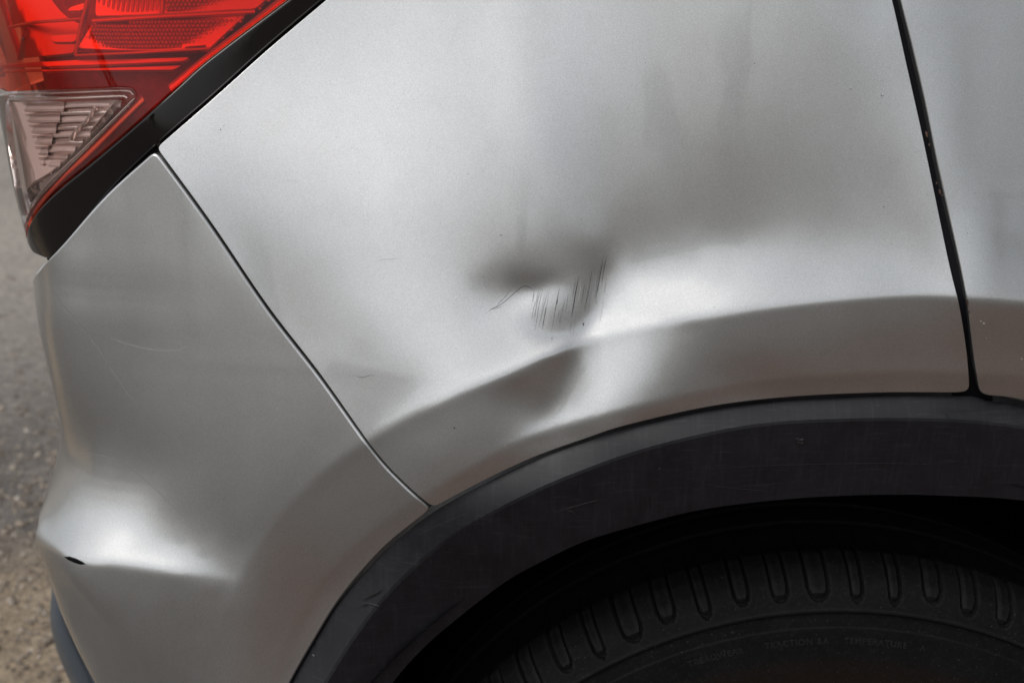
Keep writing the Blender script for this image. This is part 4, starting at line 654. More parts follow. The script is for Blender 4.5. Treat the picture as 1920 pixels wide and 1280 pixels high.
# ------------------------------------------------------------------ black trim round the wheel arch
C1 = smooth([(470, 1440), (505, 1350), (545, 1280), (590, 1200), (641, 1122), (722, 1032), (808, 961), (900, 909), (1000, 862), (1100, 826), (1170, 803), (1330, 767), (1480, 749), (1650, 741), (1800, 741), (1830, 743), (1850, 750), (1885, 754), (1930, 763), (2050, 790), (2200, 840)], 120)
def seam_y(tr):
    ub, zb = unproject('bumper', tr[:, 0], tr[:, 1]-4); uq, zq = unproject('quarter', tr[:, 0], tr[:, 1]-4)
    y = np.where(tr[:, 0] < 806, surf('bumper', ub, zb)[:, 1], surf('quarter', uq, zq)[:, 1]); k = np.ones(9)/9; return np.convolve(np.pad(y, 4, 'edge'), k, 'valid')
Y1 = seam_y(C1)
C2 = smooth([(520, 1440), (560, 1360), (610, 1280), (660, 1200), (720, 1120), (800, 1042), (880, 985), (1000, 922), (1100, 880), (1200, 845), (1330, 812), (1450, 793), (1600, 786), (1750, 786), (1860, 793), (1960, 808), (2060, 830), (2200, 880)], 120)
C3 = smooth([(650, 1440), (690, 1360), (736, 1280), (790, 1218), (850, 1165), (945, 1092), (1020, 1050), (1100, 1013), (1200, 983), (1300, 958), (1400, 943), (1520, 932), (1650, 927), (1780, 929), (1920, 938), (2060, 965), (2200, 1010)], 120)
yr = np.minimum(Y1, .030)-.0065; k = np.ones(15)/15; yr = np.convolve(np.pad(yr, 7, 'edge'), k, 'valid')
P1 = at(C1[:, 0], C1[:, 1], Y1+.006); P1b = at(C1[:, 0], C1[:, 1]+1.5, Y1+.0035); P2 = at(C2[:, 0], C2[:, 1], yr); P3 = at(C3[:, 0], C3[:, 1], yr+.013)
pm = P1b*.5+P2*.5+np.array([0, -.0006, .0003])
P2a = P2*.95+P1b*.05; P2b = P2*.975+P3*.025
pm2 = P2*.5+P3*.5+np.array([0, -.0005, 0]); P3b = P3+np.array([0, .0015, .0012])*0+np.array([0, .002, -.0008]); P3c = P3+np.array([0, .006, 0.0005]); P3d = P3+np.array([0, .035, .004])
P0 = P1+np.array([0, .012, 0])
V, F = loft([P0, P1, P1b, pm, P2a, P2b, pm2, P3, P3b, P3c, P3d])
TRIM = mesh_obj('wheel_arch_trim', V, F, MAT_CLAD, CAR); TRIM.data.set_sharp_from_angle(angle=math.radians(13))

# ------------------------------------------------------------------ wheel and wheel well
WX = at(1572, 1137, .045)[0, 0]; WR = .345; RIB = at(1572, 1137, .045)[0, 2]-WR; WC = np.array([WX, 0, WR])
MAT_TYRE = None
def tyre_material():
    p = NT('dusty tyre rubber'); n1 = p.noise(30, 7, .7); n2 = p.noise(420, 4, .7)
    v = p.noise(260, typ='ShaderNodeTexVoronoi'); spk = p.math('LESS_THAN', v.outputs[0], .075)
    tc = p.n('ShaderNodeTexCoord'); sp = p.n('ShaderNodeSeparateXYZ'); p.l(tc.outputs['Object'], sp.inputs[0])
    rr = p.math('SQRT', p.math('ADD', p.math('MULTIPLY', sp.outputs['X'], sp.outputs['X']), p.math('MULTIPLY', sp.outputs['Z'], sp.outputs['Z'])))
    c0 = p.ramp(n1.outputs[0], [(.35, (.0016, .0016, .0018)), (.7, (.0042, .0041, .0046))])
    dirt = p.ramp(rr, [(.255, (1, 1, 1)), (.290, (0, 0, 0))]); c0 = p.mix(p.math('MULTIPLY', dirt, .6), c0, (.024, .012, .006))
    c1 = p.mix(p.math('MULTIPLY', p.ramp(n2.outputs[0], [(.5, (0, 0, 0)), (.75, (1, 1, 1))]), .35), c0, (.022, .021, .021)); col = p.mix(p.math('MULTIPLY', spk, .5), c1, (.12, .11, .10)); gm = p.n('ShaderNodeNewGeometry')
    col = p.mix(p.math('MULTIPLY', p.ramp(gm.outputs['Pointiness'], [(.51, (0, 0, 0)), (.62, (1, 1, 1))]), .5), col, (.026, .0255, .026))
    p.bsdf(Base_Color=col, Roughness=.8, Specular_IOR_Level=.14, Normal=p.bump(n2.outputs[0], .0003, .7)); return p.m
MAT_TYRE = tyre_material()
# section of the tyre: (radius, y)
prof = np.array([(.214, .082), (.224, .060), (.245, .045), (.268, .0375), (.288, .0365), (RIB-.016, .0395), (RIB-.0135, .0395), (RIB-.0125, .0408), (RIB-.003, .0425), (RIB-.0015, .0405), (RIB, .0405), (RIB+.0012, .0432),
                 (RIB+.008, .0475), (RIB+.016, .0555), (RIB+.0225, .067), (RIB+.0265, .081), (.3438, .094), (.3445, .110)])
def resamp(p, n):
    s = np.r_[0, np.cumsum(np.linalg.norm(np.diff(p, axis=0), axis=1))]; q = np.linspace(0, s[-1], n); return np.stack([np.interp(q, s, p[:, 0]), np.interp(q, s, p[:, 1])], -1)
sec = np.vstack([prof[:11], resamp(prof[11:17], 44), [(.3445, .110), (.3445, .128)], [(.338, .1285), (.338, .137), (.3445, .1375)], [(.345, .160), (.338, .1605), (.338, .169), (.345, .1695), (.344, .22), (.335, .245), (.29, .262), (.22, .235)]])
NLUG = 78; PER = 20; NA = NLUG*PER; dphi = 2*math.pi/NA
dsec = np.gradient(sec, axis=0); dsec /= np.linalg.norm(dsec, axis=1)[:, None]; nsec = np.stack([-dsec[:, 1]*-1, dsec[:, 0]*-1], -1)   # outward = (y', -r')
nsec = np.stack([dsec[:, 1], -dsec[:, 0]], -1)
arc = np.r_[0, np.cumsum(np.linalg.norm(np.diff(sec, axis=0), axis=1))]; a0 = arc[11]; a1 = arc[54]
Vt = np.zeros((len(sec), NA, 3)); ph = np.arange(NA)*dphi; fr = (np.arange(NA) % PER+.0)/PER-.5          # -0.5..0.5 across one lug
halfw = .255; _lr = np.random.default_rng(11); _kind = _lr.integers(0, 5, NLUG); LUGW = np.array([.78, .92, 1.0, 1.08, 1.22])[_kind]; LUGF = np.array([-.5, .4, 0, .8, -.2])[_kind]
for i, (r, y) in enumerate(sec):
    s = (arc[i]-a0)/(a1-a0); d = np.zeros(NA)
    if 0 <= s <= 1.02:
        lug = np.arange(NA)//PER; wv = LUGW[lug]; fv = LUGF[lug]
        # U-shaped pocket: rounded at its foot, open towards the tread
        foot = .07+.06*fv; w = halfw*wv*np.sqrt(np.clip(1-(np.clip(foot+.20-s, 0, None)/.20)**2, 0, 1))
        d = .0048*np.clip((w-np.abs(fr-.04*fv*s))/.04, 0, 1)*(s > foot)
    rr = r-nsec[i, 0]*d; yy = y-nsec[i, 1]*d
    Vt[i] = np.stack([rr*np.sin(ph), yy+0*ph, rr*np.cos(ph)], -1)
Ft = [(i*NA+j, i*NA+(j+1) % NA, (i+1)*NA+(j+1) % NA, (i+1)*NA+j) for i in range(len(sec)-1) for j in range(NA)]
WHEEL = sub_empty('wheel', WC, CAR)
TYRE = mesh_obj('tyre', Vt.reshape(-1, 3)+WC, Ft, MAT_TYRE, WHEEL)
TYRE.data.set_sharp_from_angle(angle=math.radians(38))
# one rubber tongue standing in each pocket
def tongue_mesh(wv, fv):
    foot = .07+.06*fv; me_v = []; S = np.linspace(foot+.045, 1.0, 16); W = 9
    for s in S:
        i = np.interp(a0+s*(a1-a0), arc, np.arange(len(sec))); k = int(i); f = i-k; p = sec[k]*(1-f)+sec[min(k+1, len(sec)-1)]*f; nn = nsec[k]
        w = (halfw*wv-.075)*math.sqrt(max(0, 1-(max(0, foot+.045+.19-s)/.195)**2)); jag = .0004*math.sin(s*23+fv*9)
        for j in range(W):
            t = -1+2*j/(W-1); h = -.0050 if j in (0, W-1) else (-.0019 if j in (1, W-2) else -.0009)
            if s == S[0]: h = -.0050
            tt = t if j not in (1, W-2) else math.copysign(.93, t)
            a = (tt*w+.04*fv*s)*PER*dphi; r = p[0]+nn[0]*(h+jag); y = p[1]+nn[1]*(h+jag); me_v.append((r*math.sin(a), y, r*math.cos(a)))
    Fc = [(i*W+j, i*W+j+1, (i+1)*W+j+1, (i+1)*W+j) for i in range(len(S)-1) for j in range(W-1)]
    me = bpy.data.meshes.new('tread_block'); me.from_pydata(me_v, [], Fc); me.polygons.foreach_set('use_smooth', [True]*len(me.polygons)); me.materials.append(MAT_TYRE); me.set_sharp_from_angle(angle=math.radians(35)); return me
TM = [tongue_mesh(w, f) for w, f in zip([.78, .92, 1.0, 1.08, 1.22], [-.5, .4, 0, .8, -.2])]
for k in range(NLUG):
    o = bpy.data.objects.new('tread_block', TM[_kind[k]]); SC.collection.objects.link(o); o.parent = WHEEL; o.rotation_euler = (0, (k+.5)*PER*dphi, 0)
# rim and hub
MAT_RIM = simple('dull alloy', (.22, .22, .23), .4, metal=.8)
rp = np.array([(.218, .075), (.214, .085), (.205, .10), (.200, .16), (.05, .15), (.03, .12), (.0, .118)]); rs = 96; a = np.arange(rs)*2*math.pi/rs
V = np.vstack([np.stack([r*np.sin(a), y+0*a, r*np.cos(a)], -1) for r, y in rp])+WC
mesh_obj('rim', V, [(i*rs+j, i*rs+(j+1) % rs, (i+1)*rs+(j+1) % rs, (i+1)*rs+j) for i in range(len(rp)-1) for j in range(rs)], MAT_RIM, WHEEL)
def spoke(ang):
    r = np.linspace(.04, .212, 8); w = np.interp(r, [.04, .1, .212], [.022, .013, .020]); V = []
    for ri, wi in zip(r, w):
        y = .118-.028*(ri/.212)
        for sx, yy in ((-wi, y+.02), (-wi*.8, y), (wi*.8, y), (wi, y+.02)): V.append((sx*math.cos(ang)+ri*math.sin(ang), yy, -sx*math.sin(ang)+ri*math.cos(ang)))
    return np.array(V)+WC, [(i*4+j, i*4+j+1, i*4+5+j, i*4+4+j) for i in range(7) for j in range(3)]
for k in range(10):
    V, F = spoke(k*math.pi/5+.3); mesh_obj('spoke', V, F, MAT_RIM, WHEEL)
# raised lettering on the sidewall
def sidewall_text(txt, size, r0, ang0, name, raise_=.0006):
    cu = bpy.data.curves.new(name, 'FONT'); cu.body = txt; cu.size = size; cu.extrude = .00015; cu.align_x = 'CENTER'; cu.space_character = 1.15
    o = bpy.data.objects.new(name, cu); SC.collection.objects.link(o); dg = bpy.context.evaluated_depsgraph_get(); me = bpy.data.meshes.new_from_object(o.evaluated_get(dg)); bpy.data.objects.remove(o)
    v = np.zeros(len(me.vertices)*3); me.vertices.foreach_get('co', v); v = v.reshape(-1, 3)
    r = r0+v[:, 1]; a = ang0+v[:, 0]/r0; y = np.interp(r, prof[:10, 0], prof[:10, 1])-raise_*.3-v[:, 2]
    me.vertices.foreach_set('co', np.stack([r*np.sin(a), y, r*np.cos(a)], -1).ravel()); me.name = name; me.update(); return link(name, me, MAT_TYRE, WHEEL)
for txt, size, rr_, px_, name_, up in (('TREADWEAR', .0060, RIB-.0245, 1330, 'lettering', .0002), ('TRACTION AA', .0060, RIB-.0245, 1492, 'lettering', .0002), ('TEMPERATURE', .0060, RIB-.0245, 1643, 'lettering', .0002), ('A', .0060, RIB-.0245, 1736, 'lettering', .0002), ('CO', .046, RIB-.083, 1890, 'lettering', .0004)):
    xx = at(px_, 1190 if size < .02 else 1262, .040)[0]; sidewall_text(txt, size, rr_, math.atan2(xx[0]-WX, xx[2]-WR), name_, up)
# wheel well
RL = at(1650, 905, .05)[0, 2]-WR+.006
a = np.radians(np.linspace(-112, 112, 80))
def arc_pts(r, y): return np.stack([WX+.01+r*np.sin(a), y+0*a, WR+r*np.cos(a)], -1)
V, F = loft([arc_pts(RL+.012, .03), arc_pts(RL, .06), arc_pts(RL, .16), arc_pts(RL-.005, .40), arc_pts(.05, .41)]); mesh_obj('wheel_well_liner', V, F, MAT_BLACK, CAR)

# ------------------------------------------------------------------ lower bumper edge behind the corner
A_ = smooth([(107, 1080), (99, 1105), (96, 1150), (104, 1192), (119, 1234), (143, 1284), (170, 1340), (215, 1430), (275, 1530)], 44); B_ = smooth([(110, 1080), (112, 1104), (119, 1158), (134, 1200), (151, 1238), (170, 1280), (195, 1340), (236, 1430), (296, 1530)], 44)
PA = at(A_[:, 0], A_[:, 1], .47); PB = at(B_[:, 0], B_[:, 1], .40); PBb = at(B_[:, 0]+2.5, B_[:, 1], .404); PC = at(B_[:, 0]+70, B_[:, 1], .345); PA2 = PA+np.array([.012, .05, 0]); PA3 = PA+np.array([.10, .30, 0])
PAm = .5*(PA+PB)+np.array([-.004, -.003, 0]); PAq = PA+np.array([.0022, -.012, 0]); PCm = .5*(PBb+PC)+np.array([-.004, -.006, 0])
PD = np.stack([np.full(44, -.13), np.full(44, .22), PC[:, 2]-.01], -1); V, F = loft([PA3, PA2, PA, PAq, PAm, PB, PBb, PCm, PC, PD]); mesh_obj('lower_bumper_strip', V, F, MAT_VALANCE, CAR)

# ------------------------------------------------------------------ the rest of the car, outside the frame
def prism(sec, x0, x1, name, mat, cap=.08):
    n = len(sec); c = np.mean(sec, 0); V = []
    for x, k in ((x0, .90), (x0+cap, 1), (x1-cap, 1), (x1, .9)):
        for y, z in sec: V.append((x, c[0]+(y-c[0])*k, c[1]+(z-c[1])*k))
    F = [(r*n+i, r*n+(i+1) % n, (r+1)*n+(i+1) % n, (r+1)*n+i) for r in range(3) for i in range(n)]+[tuple(range(n)), tuple(3*n+i for i in range(n))]
    o = mesh_obj(name, V, F, mat, CAR, flat=True); return o
prism([(.46, .24), (.46, .93), (.22, 1.02), (.27, 1.15), (.42, 1.58), (1.30, 1.58), (1.45, 1.15), (1.60, .9), (1.60, .24)], -.14, 3.55, 'body_shell', PAINT)
prism([(.03, .20), (.0, .45), (.02, .82), (.10, .98), (.40, .98), (.40, .20)], .62, 2.6, 'side_sill', PAINT)
prism([(.10, .24), (.08, .45), (.12, .60), (.50, .60), (.50, .24)], -.26, -.12, 'bumper_core', MAT_BLACK, .02)
# ------------------------------------------------------------------ tail light
def tps_fit(p, v):
    p = np.asarray(p, float)*10; n = len(p); d = np.linalg.norm(p[:, None]-p[None], axis=2)
    K = np.where(d > 0, d*d*np.log(d+1e-9), 0)+np.eye(n)*1e-3; A = np.hstack([np.ones((n, 1)), p])
    w = np.linalg.solve(np.block([[K, A], [A.T, np.zeros((3, 3))]]), np.r_[v, 0, 0, 0])
    def f(u, z):
        q = np.stack([np.ravel(u), np.ravel(z)], -1)*10; d = np.linalg.norm(q[:, None]-p[None], axis=2)
        return (np.where(d > 0, d*d*np.log(d+1e-9), 0)@w[:-3]+w[-3]+q@w[-2:]).reshape(np.shape(u))
    return f
q1 = px_uz('quarter', TRIM_OUT[1:], 7); q2 = px_uz('bumper', LAMP_B[1:], 6)
cz = np.array([.90, .94, .98, 1.02, 1.06, 1.12, 1.2]); cu = np.interp(cz, EZ, EU)-CA*math.radians(68); cu2 = cu-CA*math.radians(40)
_lp = np.vstack([q1, q2, np.stack([cu, cz], -1), np.stack([cu2, cz], -1)])
_lf = tps_fit(_lp, np.r_[relief('quarter', *q1.T), relief('bumper', *q2.T), 0*cu, 0*cu])
def lsurf(u, z, off=0.0):
    u = np.asarray(u, float); z = np.asarray(z, float); x, y, nx, ny = base(u, z); h = _lf(u, z)+off; return np.stack([x+nx*h, y+ny*h, z+0*h], -1)
def lsurf_n(u, z, off=0.0, e=5e-4):
    n = np.cross(lsurf(u+e, z, off)-lsurf(u-e, z, off), lsurf(u, z+e, off)-lsurf(u, z-e, off)); return n/np.linalg.norm(n, axis=-1, keepdims=True)
_lt = {}
def lun(px, py, off=0.0):
    px = np.atleast_1d(np.asarray(px, float)); py = np.atleast_1d(np.asarray(py, float))
    if off not in _lt:
        U, Z = np.meshgrid(np.arange(-.62, .1, .004), np.arange(.86, 1.32, .004), indexing='ij'); U = U.ravel(); Z = Z.ravel(); P = lsurf(U, Z, off); n = lsurf_n(U, Z, off)
        ok = (n*(CAM-P)).sum(-1) > .02; _lt[off] = (U[ok], Z[ok], *project(P[ok]))
    U, Z, X, Y = _lt[off]; i = np.array([np.argmin((X-a)**2+(Y-b)**2) for a, b in zip(px, py)]); u = U[i].copy(); z = Z[i].copy()
    for _ in range(8):
        e = 1e-4; x0, y0 = project(lsurf(u, z, off)); x1, y1 = project(lsurf(u+e, z, off)); x2, y2 = project(lsurf(u, z+e, off))
        a, b, c, d = (x1-x0)/e, (x2-x0)/e, (y1-y0)/e, (y2-y0)/e; det = a*d-b*c; bad = np.abs(det) < 3e5; det = np.where(bad, 1e12, det); rx, ry = px-x0, py-y0
        u += np.clip((d*rx-b*ry)/det, -.005, .005); z += np.clip((-c*rx+a*ry)/det, -.005, .005)
    return np.stack([u, z], -1)
NSTAR = np.array([-.05, -.80, .60])
def facet(C, N, R, k=.85, cap=.012):
    """how far a point R moves along N so that the facet round C is turned up to the light"""
    n = N*(1-k)+NSTAR*k; n /= np.linalg.norm(n, axis=-1, keepdims=True); return np.clip(-((R-C)*n).sum(-1)/(N*n).sum(-1), -cap, cap)
LAMP = sub_empty('tail_light', lsurf(np.array([-.25]), np.array([1.0]))[0], CAR)
def lens_material(name, col, tint2=None, rough=.015):
    """clear moulded plastic: coloured where light passes through it, mirror-like on its face"""
    p = NT(name); tr = p.n('ShaderNodeBsdfTransparent'); tr.inputs[0].default_value = (*col, 1); gl = p.n('ShaderNodeBsdfGlossy'); gl.inputs['Roughness'].default_value = rough
    nz = p.bump(p.noise(18, 3, .5).outputs[0], .0004, .5); p.l(nz, gl.inputs['Normal'])
    fr = p.n('ShaderNodeFresnel'); fr.inputs[0].default_value = 1.42; mx = p.n('ShaderNodeMixShader'); p.l(fr.outputs[0], mx.inputs[0]); p.l(tr.outputs[0], mx.inputs[1]); p.l(gl.outputs[0], mx.inputs[2])
    last = mx
    if tint2:
        df = p.n('ShaderNodeBsdfDiffuse'); df.inputs[0].default_value = (*tint2, 1); m2 = p.n('ShaderNodeMixShader'); m2.inputs[0].default_value = .03; p.l(mx.outputs[0], m2.inputs[1]); p.l(df.outputs[0], m2.inputs[2]); last = m2
    p.l(last.outputs[0], p.out.inputs[0]); return p.m
MAT_RED = lens_material('red lens', (.98, .125, .055), (.85, .03, .015)); MAT_CLEAR = lens_material('clear lens', (.95, .89, .87))
MAT_WHITE = simple('reflector plastic', (.98, .95, .93), .38, metal=.85); MAT_ORANGE = simple('bright frame plastic', (.98, .96, .94), .42, metal=.85, bump=(60, .0003))
MAT_MIRROR = simple('silvered reflector', (.95, .80, .74), .18, metal=.8, bump=(45, .0006)); MAT_DARKRED = simple('dark lamp interior', (.34, .22, .19), .35, var=(35, .6), bump=(40, .002)); MAT_MIRROR_DARK = simple('silvered facets', (.72, .60, .56), .16, metal=.8)  # MAT_MIRROR: pink cast in the silver is reflected red, put into its colour
def lpanel(name, tr, mat, off, hem=.0006, depth=.003, lat=.004, parent=None, extra=None, n=60, rn=1, straight=False, tilt=.6):
    if straight: pts = lun(*np.array(resample(np.array(tr, float), 12)).T, off)
    else: pts = lun(*smooth(tr, n).T, off)
    if extra is not None: pts = np.vstack([pts, extra])
    pc = pts.mean(0); cc = lsurf(pc[0], pc[1], off); nc = lsurf_n(pc[0], pc[1]); g = lambda u, z: (lambda R: R+nc*facet(cc, nc, R, tilt, .008)[..., None])(lsurf(u, z, off))
    def tn(u, z, e=5e-4):
        n = np.cross(g(u+e, z)-g(u-e, z), g(u, z+e)-g(u, z-e)); return n/np.linalg.norm(n, axis=-1, keepdims=True)
    return panel(name, None, pts, mat, parent or LAMP, hem=hem, depth=depth, lat=lat, fn=g, fnn=lambda u, z: tn(u, z), window=(-.45, .0, .88, 1.14), round_n=rn)
INNER = [(690, -120), (535, 0), (455, 60), (380, 118), (338, 156), (300, 190), (240, 244), (170, 303), (112, 350), (74, 388), (54, 420), (47, 448)]
OUTER = [(46, 452), (52, 468), (66, 484), (78, 489), (90, 479), (120, 447), (200, 357), (290, 274), (400, 181), (500, 91), (607, 0), (760, -128)]
# clear window
CL = [(12, 172), (80, 169), (160, 166), (240, 163), (254, 169), (258, 178), (250, 190), (215, 226), (160, 282), (110, 332), (72, 372), (52, 402), (44, 428)]
cl = lun(*smooth(CL, 70).T, -.001); uz = [(cl[-1, 0]-.004, cl[-1, 1]-.010), (cl[-1, 0]-.14, cl[-1, 1]-.012), (cl[0, 0]-.12, cl[0, 1]+.001)]
LW = dict(window=(-.45, .0, .88, 1.14), fn=lambda u, z: lsurf(u, z, -.001), fnn=lambda u, z: lsurf_n(u, z, -.001))
panel('clear_lens', None, np.vstack([cl, uz]), MAT_CLEAR, LAMP, hem=.0008, depth=.002, lat=.004, **LW)
# red lens: everything between the trim and the clear window
li = lun(*smooth(INNER, 90).T, -.001)
red = np.vstack([[(li[0, 0], 1.28)], li, [(li[-1, 0]-.005, li[-1, 1]-.004), uz[0]+np.array([.001, -.001])], cl[::-1]+0, [uz[2]+np.array([0, .0005]), (uz[2][0], 1.28)]])
# keep 0.3 mm between the two lenses
panel('red_lens', None, red, MAT_RED, LAMP, hem=.0006, depth=.002, lat=.004, **LW)
# gloss black surround, its face turned down towards the body
_ts = np.vstack([[(li[0, 0]+.04, li[0, 1]+.035)], li, [(li[-1, 0]-.03, li[-1, 1]-.03)]])
def tsurf(u, z):
    d, _ = sdist(_ts, np.asarray(u, float), np.asarray(z, float)); d = np.abs(d); return lsurf(u, z, -.0010-.40*np.maximum(d-.002, 0)**1.12)
def tsurf_n(u, z, e=4e-4):
    n = np.cross(tsurf(u+e, z)-tsurf(u-e, z), tsurf(u, z+e)-tsurf(u, z-e)); return n/np.linalg.norm(n, axis=-1, keepdims=True)
lo_ = lun(*smooth(OUTER, 110).T, -.0015); li2 = lun(*smooth(INNER, 110)[::-1].T, -.0015); li2 = li2+np.array([.0006, -.0006])
tri = np.vstack([lo_, [(lo_[-1, 0]+.05, 1.27), (li2[-1, 0]+.04, 1.27)], li2[::-1]])
panel('lamp_surround', None, tri, MAT_GLOSS, LAMP, hem=.0022, depth=.012, lat=.004, window=(-.45, .0, .88, 1.14), fn=tsurf, fnn=tsurf_n)
# housing behind everything
hu, hz = np.meshgrid(np.linspace(-.60, .06, 60), np.linspace(.90, 1.28, 40), indexing='ij')
lim = lun(*smooth(OUTER, 110).T, -.0015); ol = np.vstack([lim, [(.05, 1.29), (-.6, 1.29), (-.6, lim[0, 1])]])
panel('lamp_housing', None, ol, MAT_DARKRED, LAMP, hem=.001, depth=.001, lat=.008, window=(-.6, .1, .85, 1.3), fn=lambda u, z: lsurf(u, z, -.036), fnn=lambda u, z: lsurf_n(u, z, -.036))
# reflectors: fields of small hexagonal domes
def domes(name, poly, off, cell, h, mat):
    pl = lun(*resample(np.array(poly, float), 10).T, off)
    if area(pl) < 0: pl = pl[::-1]
    lo, hi = pl.min(0), pl.max(0); V = []; F = []; r = 0; z = lo[1]
    while z < hi[1]:
        u = lo[0]+(cell/2 if r % 2 else 0)
        while u < hi[0]:
            if inside(pl, np.array([[u, z]]))[0]: V.append((u, z))
            u += cell
        z += cell*.866; r += 1
    C_ = np.array(V); k = len(C_); out = []; cc = lsurf(C_[:, 0], C_[:, 1], off); nn = lsurf_n(C_[:, 0], C_[:, 1]); out.append(cc+nn*h)
    for s, hh in ((.30, h*.8), (.56, 0.0)):
        for j in range(6):
            a = math.pi/6+j*math.pi/3; R = lsurf(C_[:, 0]+cell*s*math.cos(a), C_[:, 1]+cell*s*math.sin(a), off); out.append(R+nn*(hh+facet(cc, nn, R))[:, None])
    V = np.vstack(out); F = []
    for c in range(k):
        for j in range(6):
            a, b = 1+j, 1+(j+1) % 6; F.append((c, a*k+c, b*k+c)); F.append((a*k+c, (a+6)*k+c, (b+6)*k+c, b*k+c))
    o = mesh_obj(name, V, F, mat, LAMP, flat=True); tagit(o, kind='stuff'); return o
domes('hexagon_reflector', [(174, 44), (462, 31), (404, 84), (152, 92)], -.010, .0029, .0012, MAT_WHITE)
domes('hexagon_reflector', [(311, 24), (488, 15), (560, -50), (311, -50)], -.010, .0029, .0012, MAT_WHITE)
def bar(tr, wpx, off, mat, name, n=24, round_=.0012, par=None):
    """a moulded rib inside the lamp: rounded strip along a drawn line"""
    tr = smooth(tr, n); c = lun(*tr.T, off); t = np.gradient(c, axis=0); t /= np.linalg.norm(t, axis=1)[:, None]+1e-12; o = np.stack([-t[:, 1], t[:, 0]], -1); w = wpx*.00034/2; L = []; cc = lsurf(c[:, 0], c[:, 1], off); nn = lsurf_n(c[:, 0], c[:, 1])
    for s, h in ((-1, -.004), (-1, -round_*.5), (-.8, 0), (.8, 0), (1, -round_*.5), (1, -.004)): R = lsurf(c[:, 0]+o[:, 0]*w*s, c[:, 1]+o[:, 1]*w*s, off); L.append(R+nn*(h+facet(cc, nn, R, .7, .003))[:, None])
    V, F = loft(L); return mesh_obj(name, V, F, mat, par or LAMP)
lpanel('reflector_plate', [(150, 95), (176, 38), (468, 24), (392, 98)], MAT_WHITE, -.0135, straight=True)
lpanel('reflector_plate', [(180, 33), (182, -45), (570, -60), (480, 20)], MAT_WHITE, -.0135, straight=True)
for i in range(13):
    x = 186+i*9.2; bar([(x, -40), (x-1, 0), (x-3, 27-i*.6)], 7.5, -.0115, MAT_ORANGE, 'reflector_rib', n=8)
bar([(172, 39), (310, 30), (478, 21)], 9, -.008, MAT_ORANGE, 'lamp_frame'); bar([(305, -50), (304, 0), (302, 26)], 9, -.009, MAT_ORANGE, 'lamp_frame')
bar([(168, -50), (162, 0), (150, 50), (140, 104)], 9, -.006, MAT_ORANGE, 'lamp_frame')
bar([(650, -95), (531, 0), (457, 58), (378, 117), (346, 143), (318, 166)], 17, -.006, MAT_ORANGE, 'lamp_frame')
bar([(140, 104), (250, 99), (392, 91)], 5, -.006, MAT_ORANGE, 'lamp_frame')
lpanel('lamp_shelf', [(146, 100), (150, 94), (394, 86), (374, 100)], MAT_DARKRED, -.012, straight=True)
lpanel('lamp_shelf', [(2, 130), (140, 124), (352, 116), (366, 107), (140, 112), (4, 122)], MAT_ORANGE, -.010, straight=True)
lpanel('lamp_shelf', [(0, 134), (140, 128), (350, 122), (330, 132), (140, 133), (0, 138)], MAT_WHITE, -.012, straight=True)
lpanel('lamp_shelf', [(96, 66), (146, 62), (140, 80), (103, 80)], MAT_ORANGE, -.012, straight=True)
lpanel('lamp_shelf', [(130, 14), (160, 3), (156, 21), (128, 22)], MAT_ORANGE, -.016, straight=True)
bar([(14, 52), (60, 43), (110, 39), (152, 35)], 6, -.018, MAT_ORANGE, 'lamp_frame'); bar([(44, 56), (38, 84), (32, 112)], 4, -.018, MAT_WHITE, 'lamp_frame')
lpanel('lamp_back_plate', [(20, -50), (150, -50), (140, 100), (62, 108), (60, 50), (22, 50)], MAT_WHITE, -.030, straight=True)
speck_c = lun(np.array([44.]), np.array([73.]), -.0005)[0]
bm = bmesh.new(); bmesh.ops.create_uvsphere(bm, u_segments=12, v_segments=8, radius=.0012); me = bpy.data.meshes.new('moulding_pip'); bm.to_mesh(me); bm.free()
pip = link('moulding_pip', me, MAT_CLEAR, LAMP); pip.location = Vector(lsurf(speck_c[0], speck_c[1], -.0005))-Vector(ORIGIN[LAMP.name])
# fluted reflector behind the clear window
def flutes(name, poly, off, pitch, amp, mat, skew=0.0, sharp=1.0, uzp=None, turn=.35):
    pl = lun(*resample(np.array(poly, float), 8).T, off) if uzp is None else uzp
    if area(pl) < 0: pl = pl[::-1]
    def hgt(u, z):
        t = ((z+skew*(u+.25))/pitch) % 1.0; return amp*(np.abs(np.sin(math.pi*t))**sharp)
    pc = pl.mean(0); cc = lsurf(pc[0], pc[1], off); nc = lsurf_n(pc[0], pc[1]); f = lambda u, z: (lambda R: R+nc*facet(cc, nc, R, turn, .006)[..., None])(lsurf(u, z, off+hgt(u, z)))
    def fn_(u, z):
        e = 1.5e-4; n = np.cross(f(u+e, z)-f(u-e, z), f(u, z+e)-f(u, z-e)); return n/np.linalg.norm(n, axis=-1, keepdims=True)
    return panel(name, None, pl, mat, LAMP, hem=.0004, depth=.004, lat=.0011, window=(-.5, .1, .85, 1.2), fn=f, fnn=fn_, round_n=1)
MAT_EDGE = simple('flute shadow line', (.40, .28, .25), .4); MAT_PINK = simple('pinkish reflector', (.95, .76, .70), .26, metal=.25, bump=(70, .0004)); MAT_BROWN = simple('brown reflector step', (.82, .62, .55), .22, metal=.3)  # MAT_PINK: red reflections inside the lamp are painted in as a pink tint
lpanel('reflector_plate', [(6, 190), (238, 186), (205, 220), (150, 274), (100, 324), (60, 364), (46, 380), (40, 300), (24, 240)], MAT_BROWN, -.017, straight=True, tilt=.3)
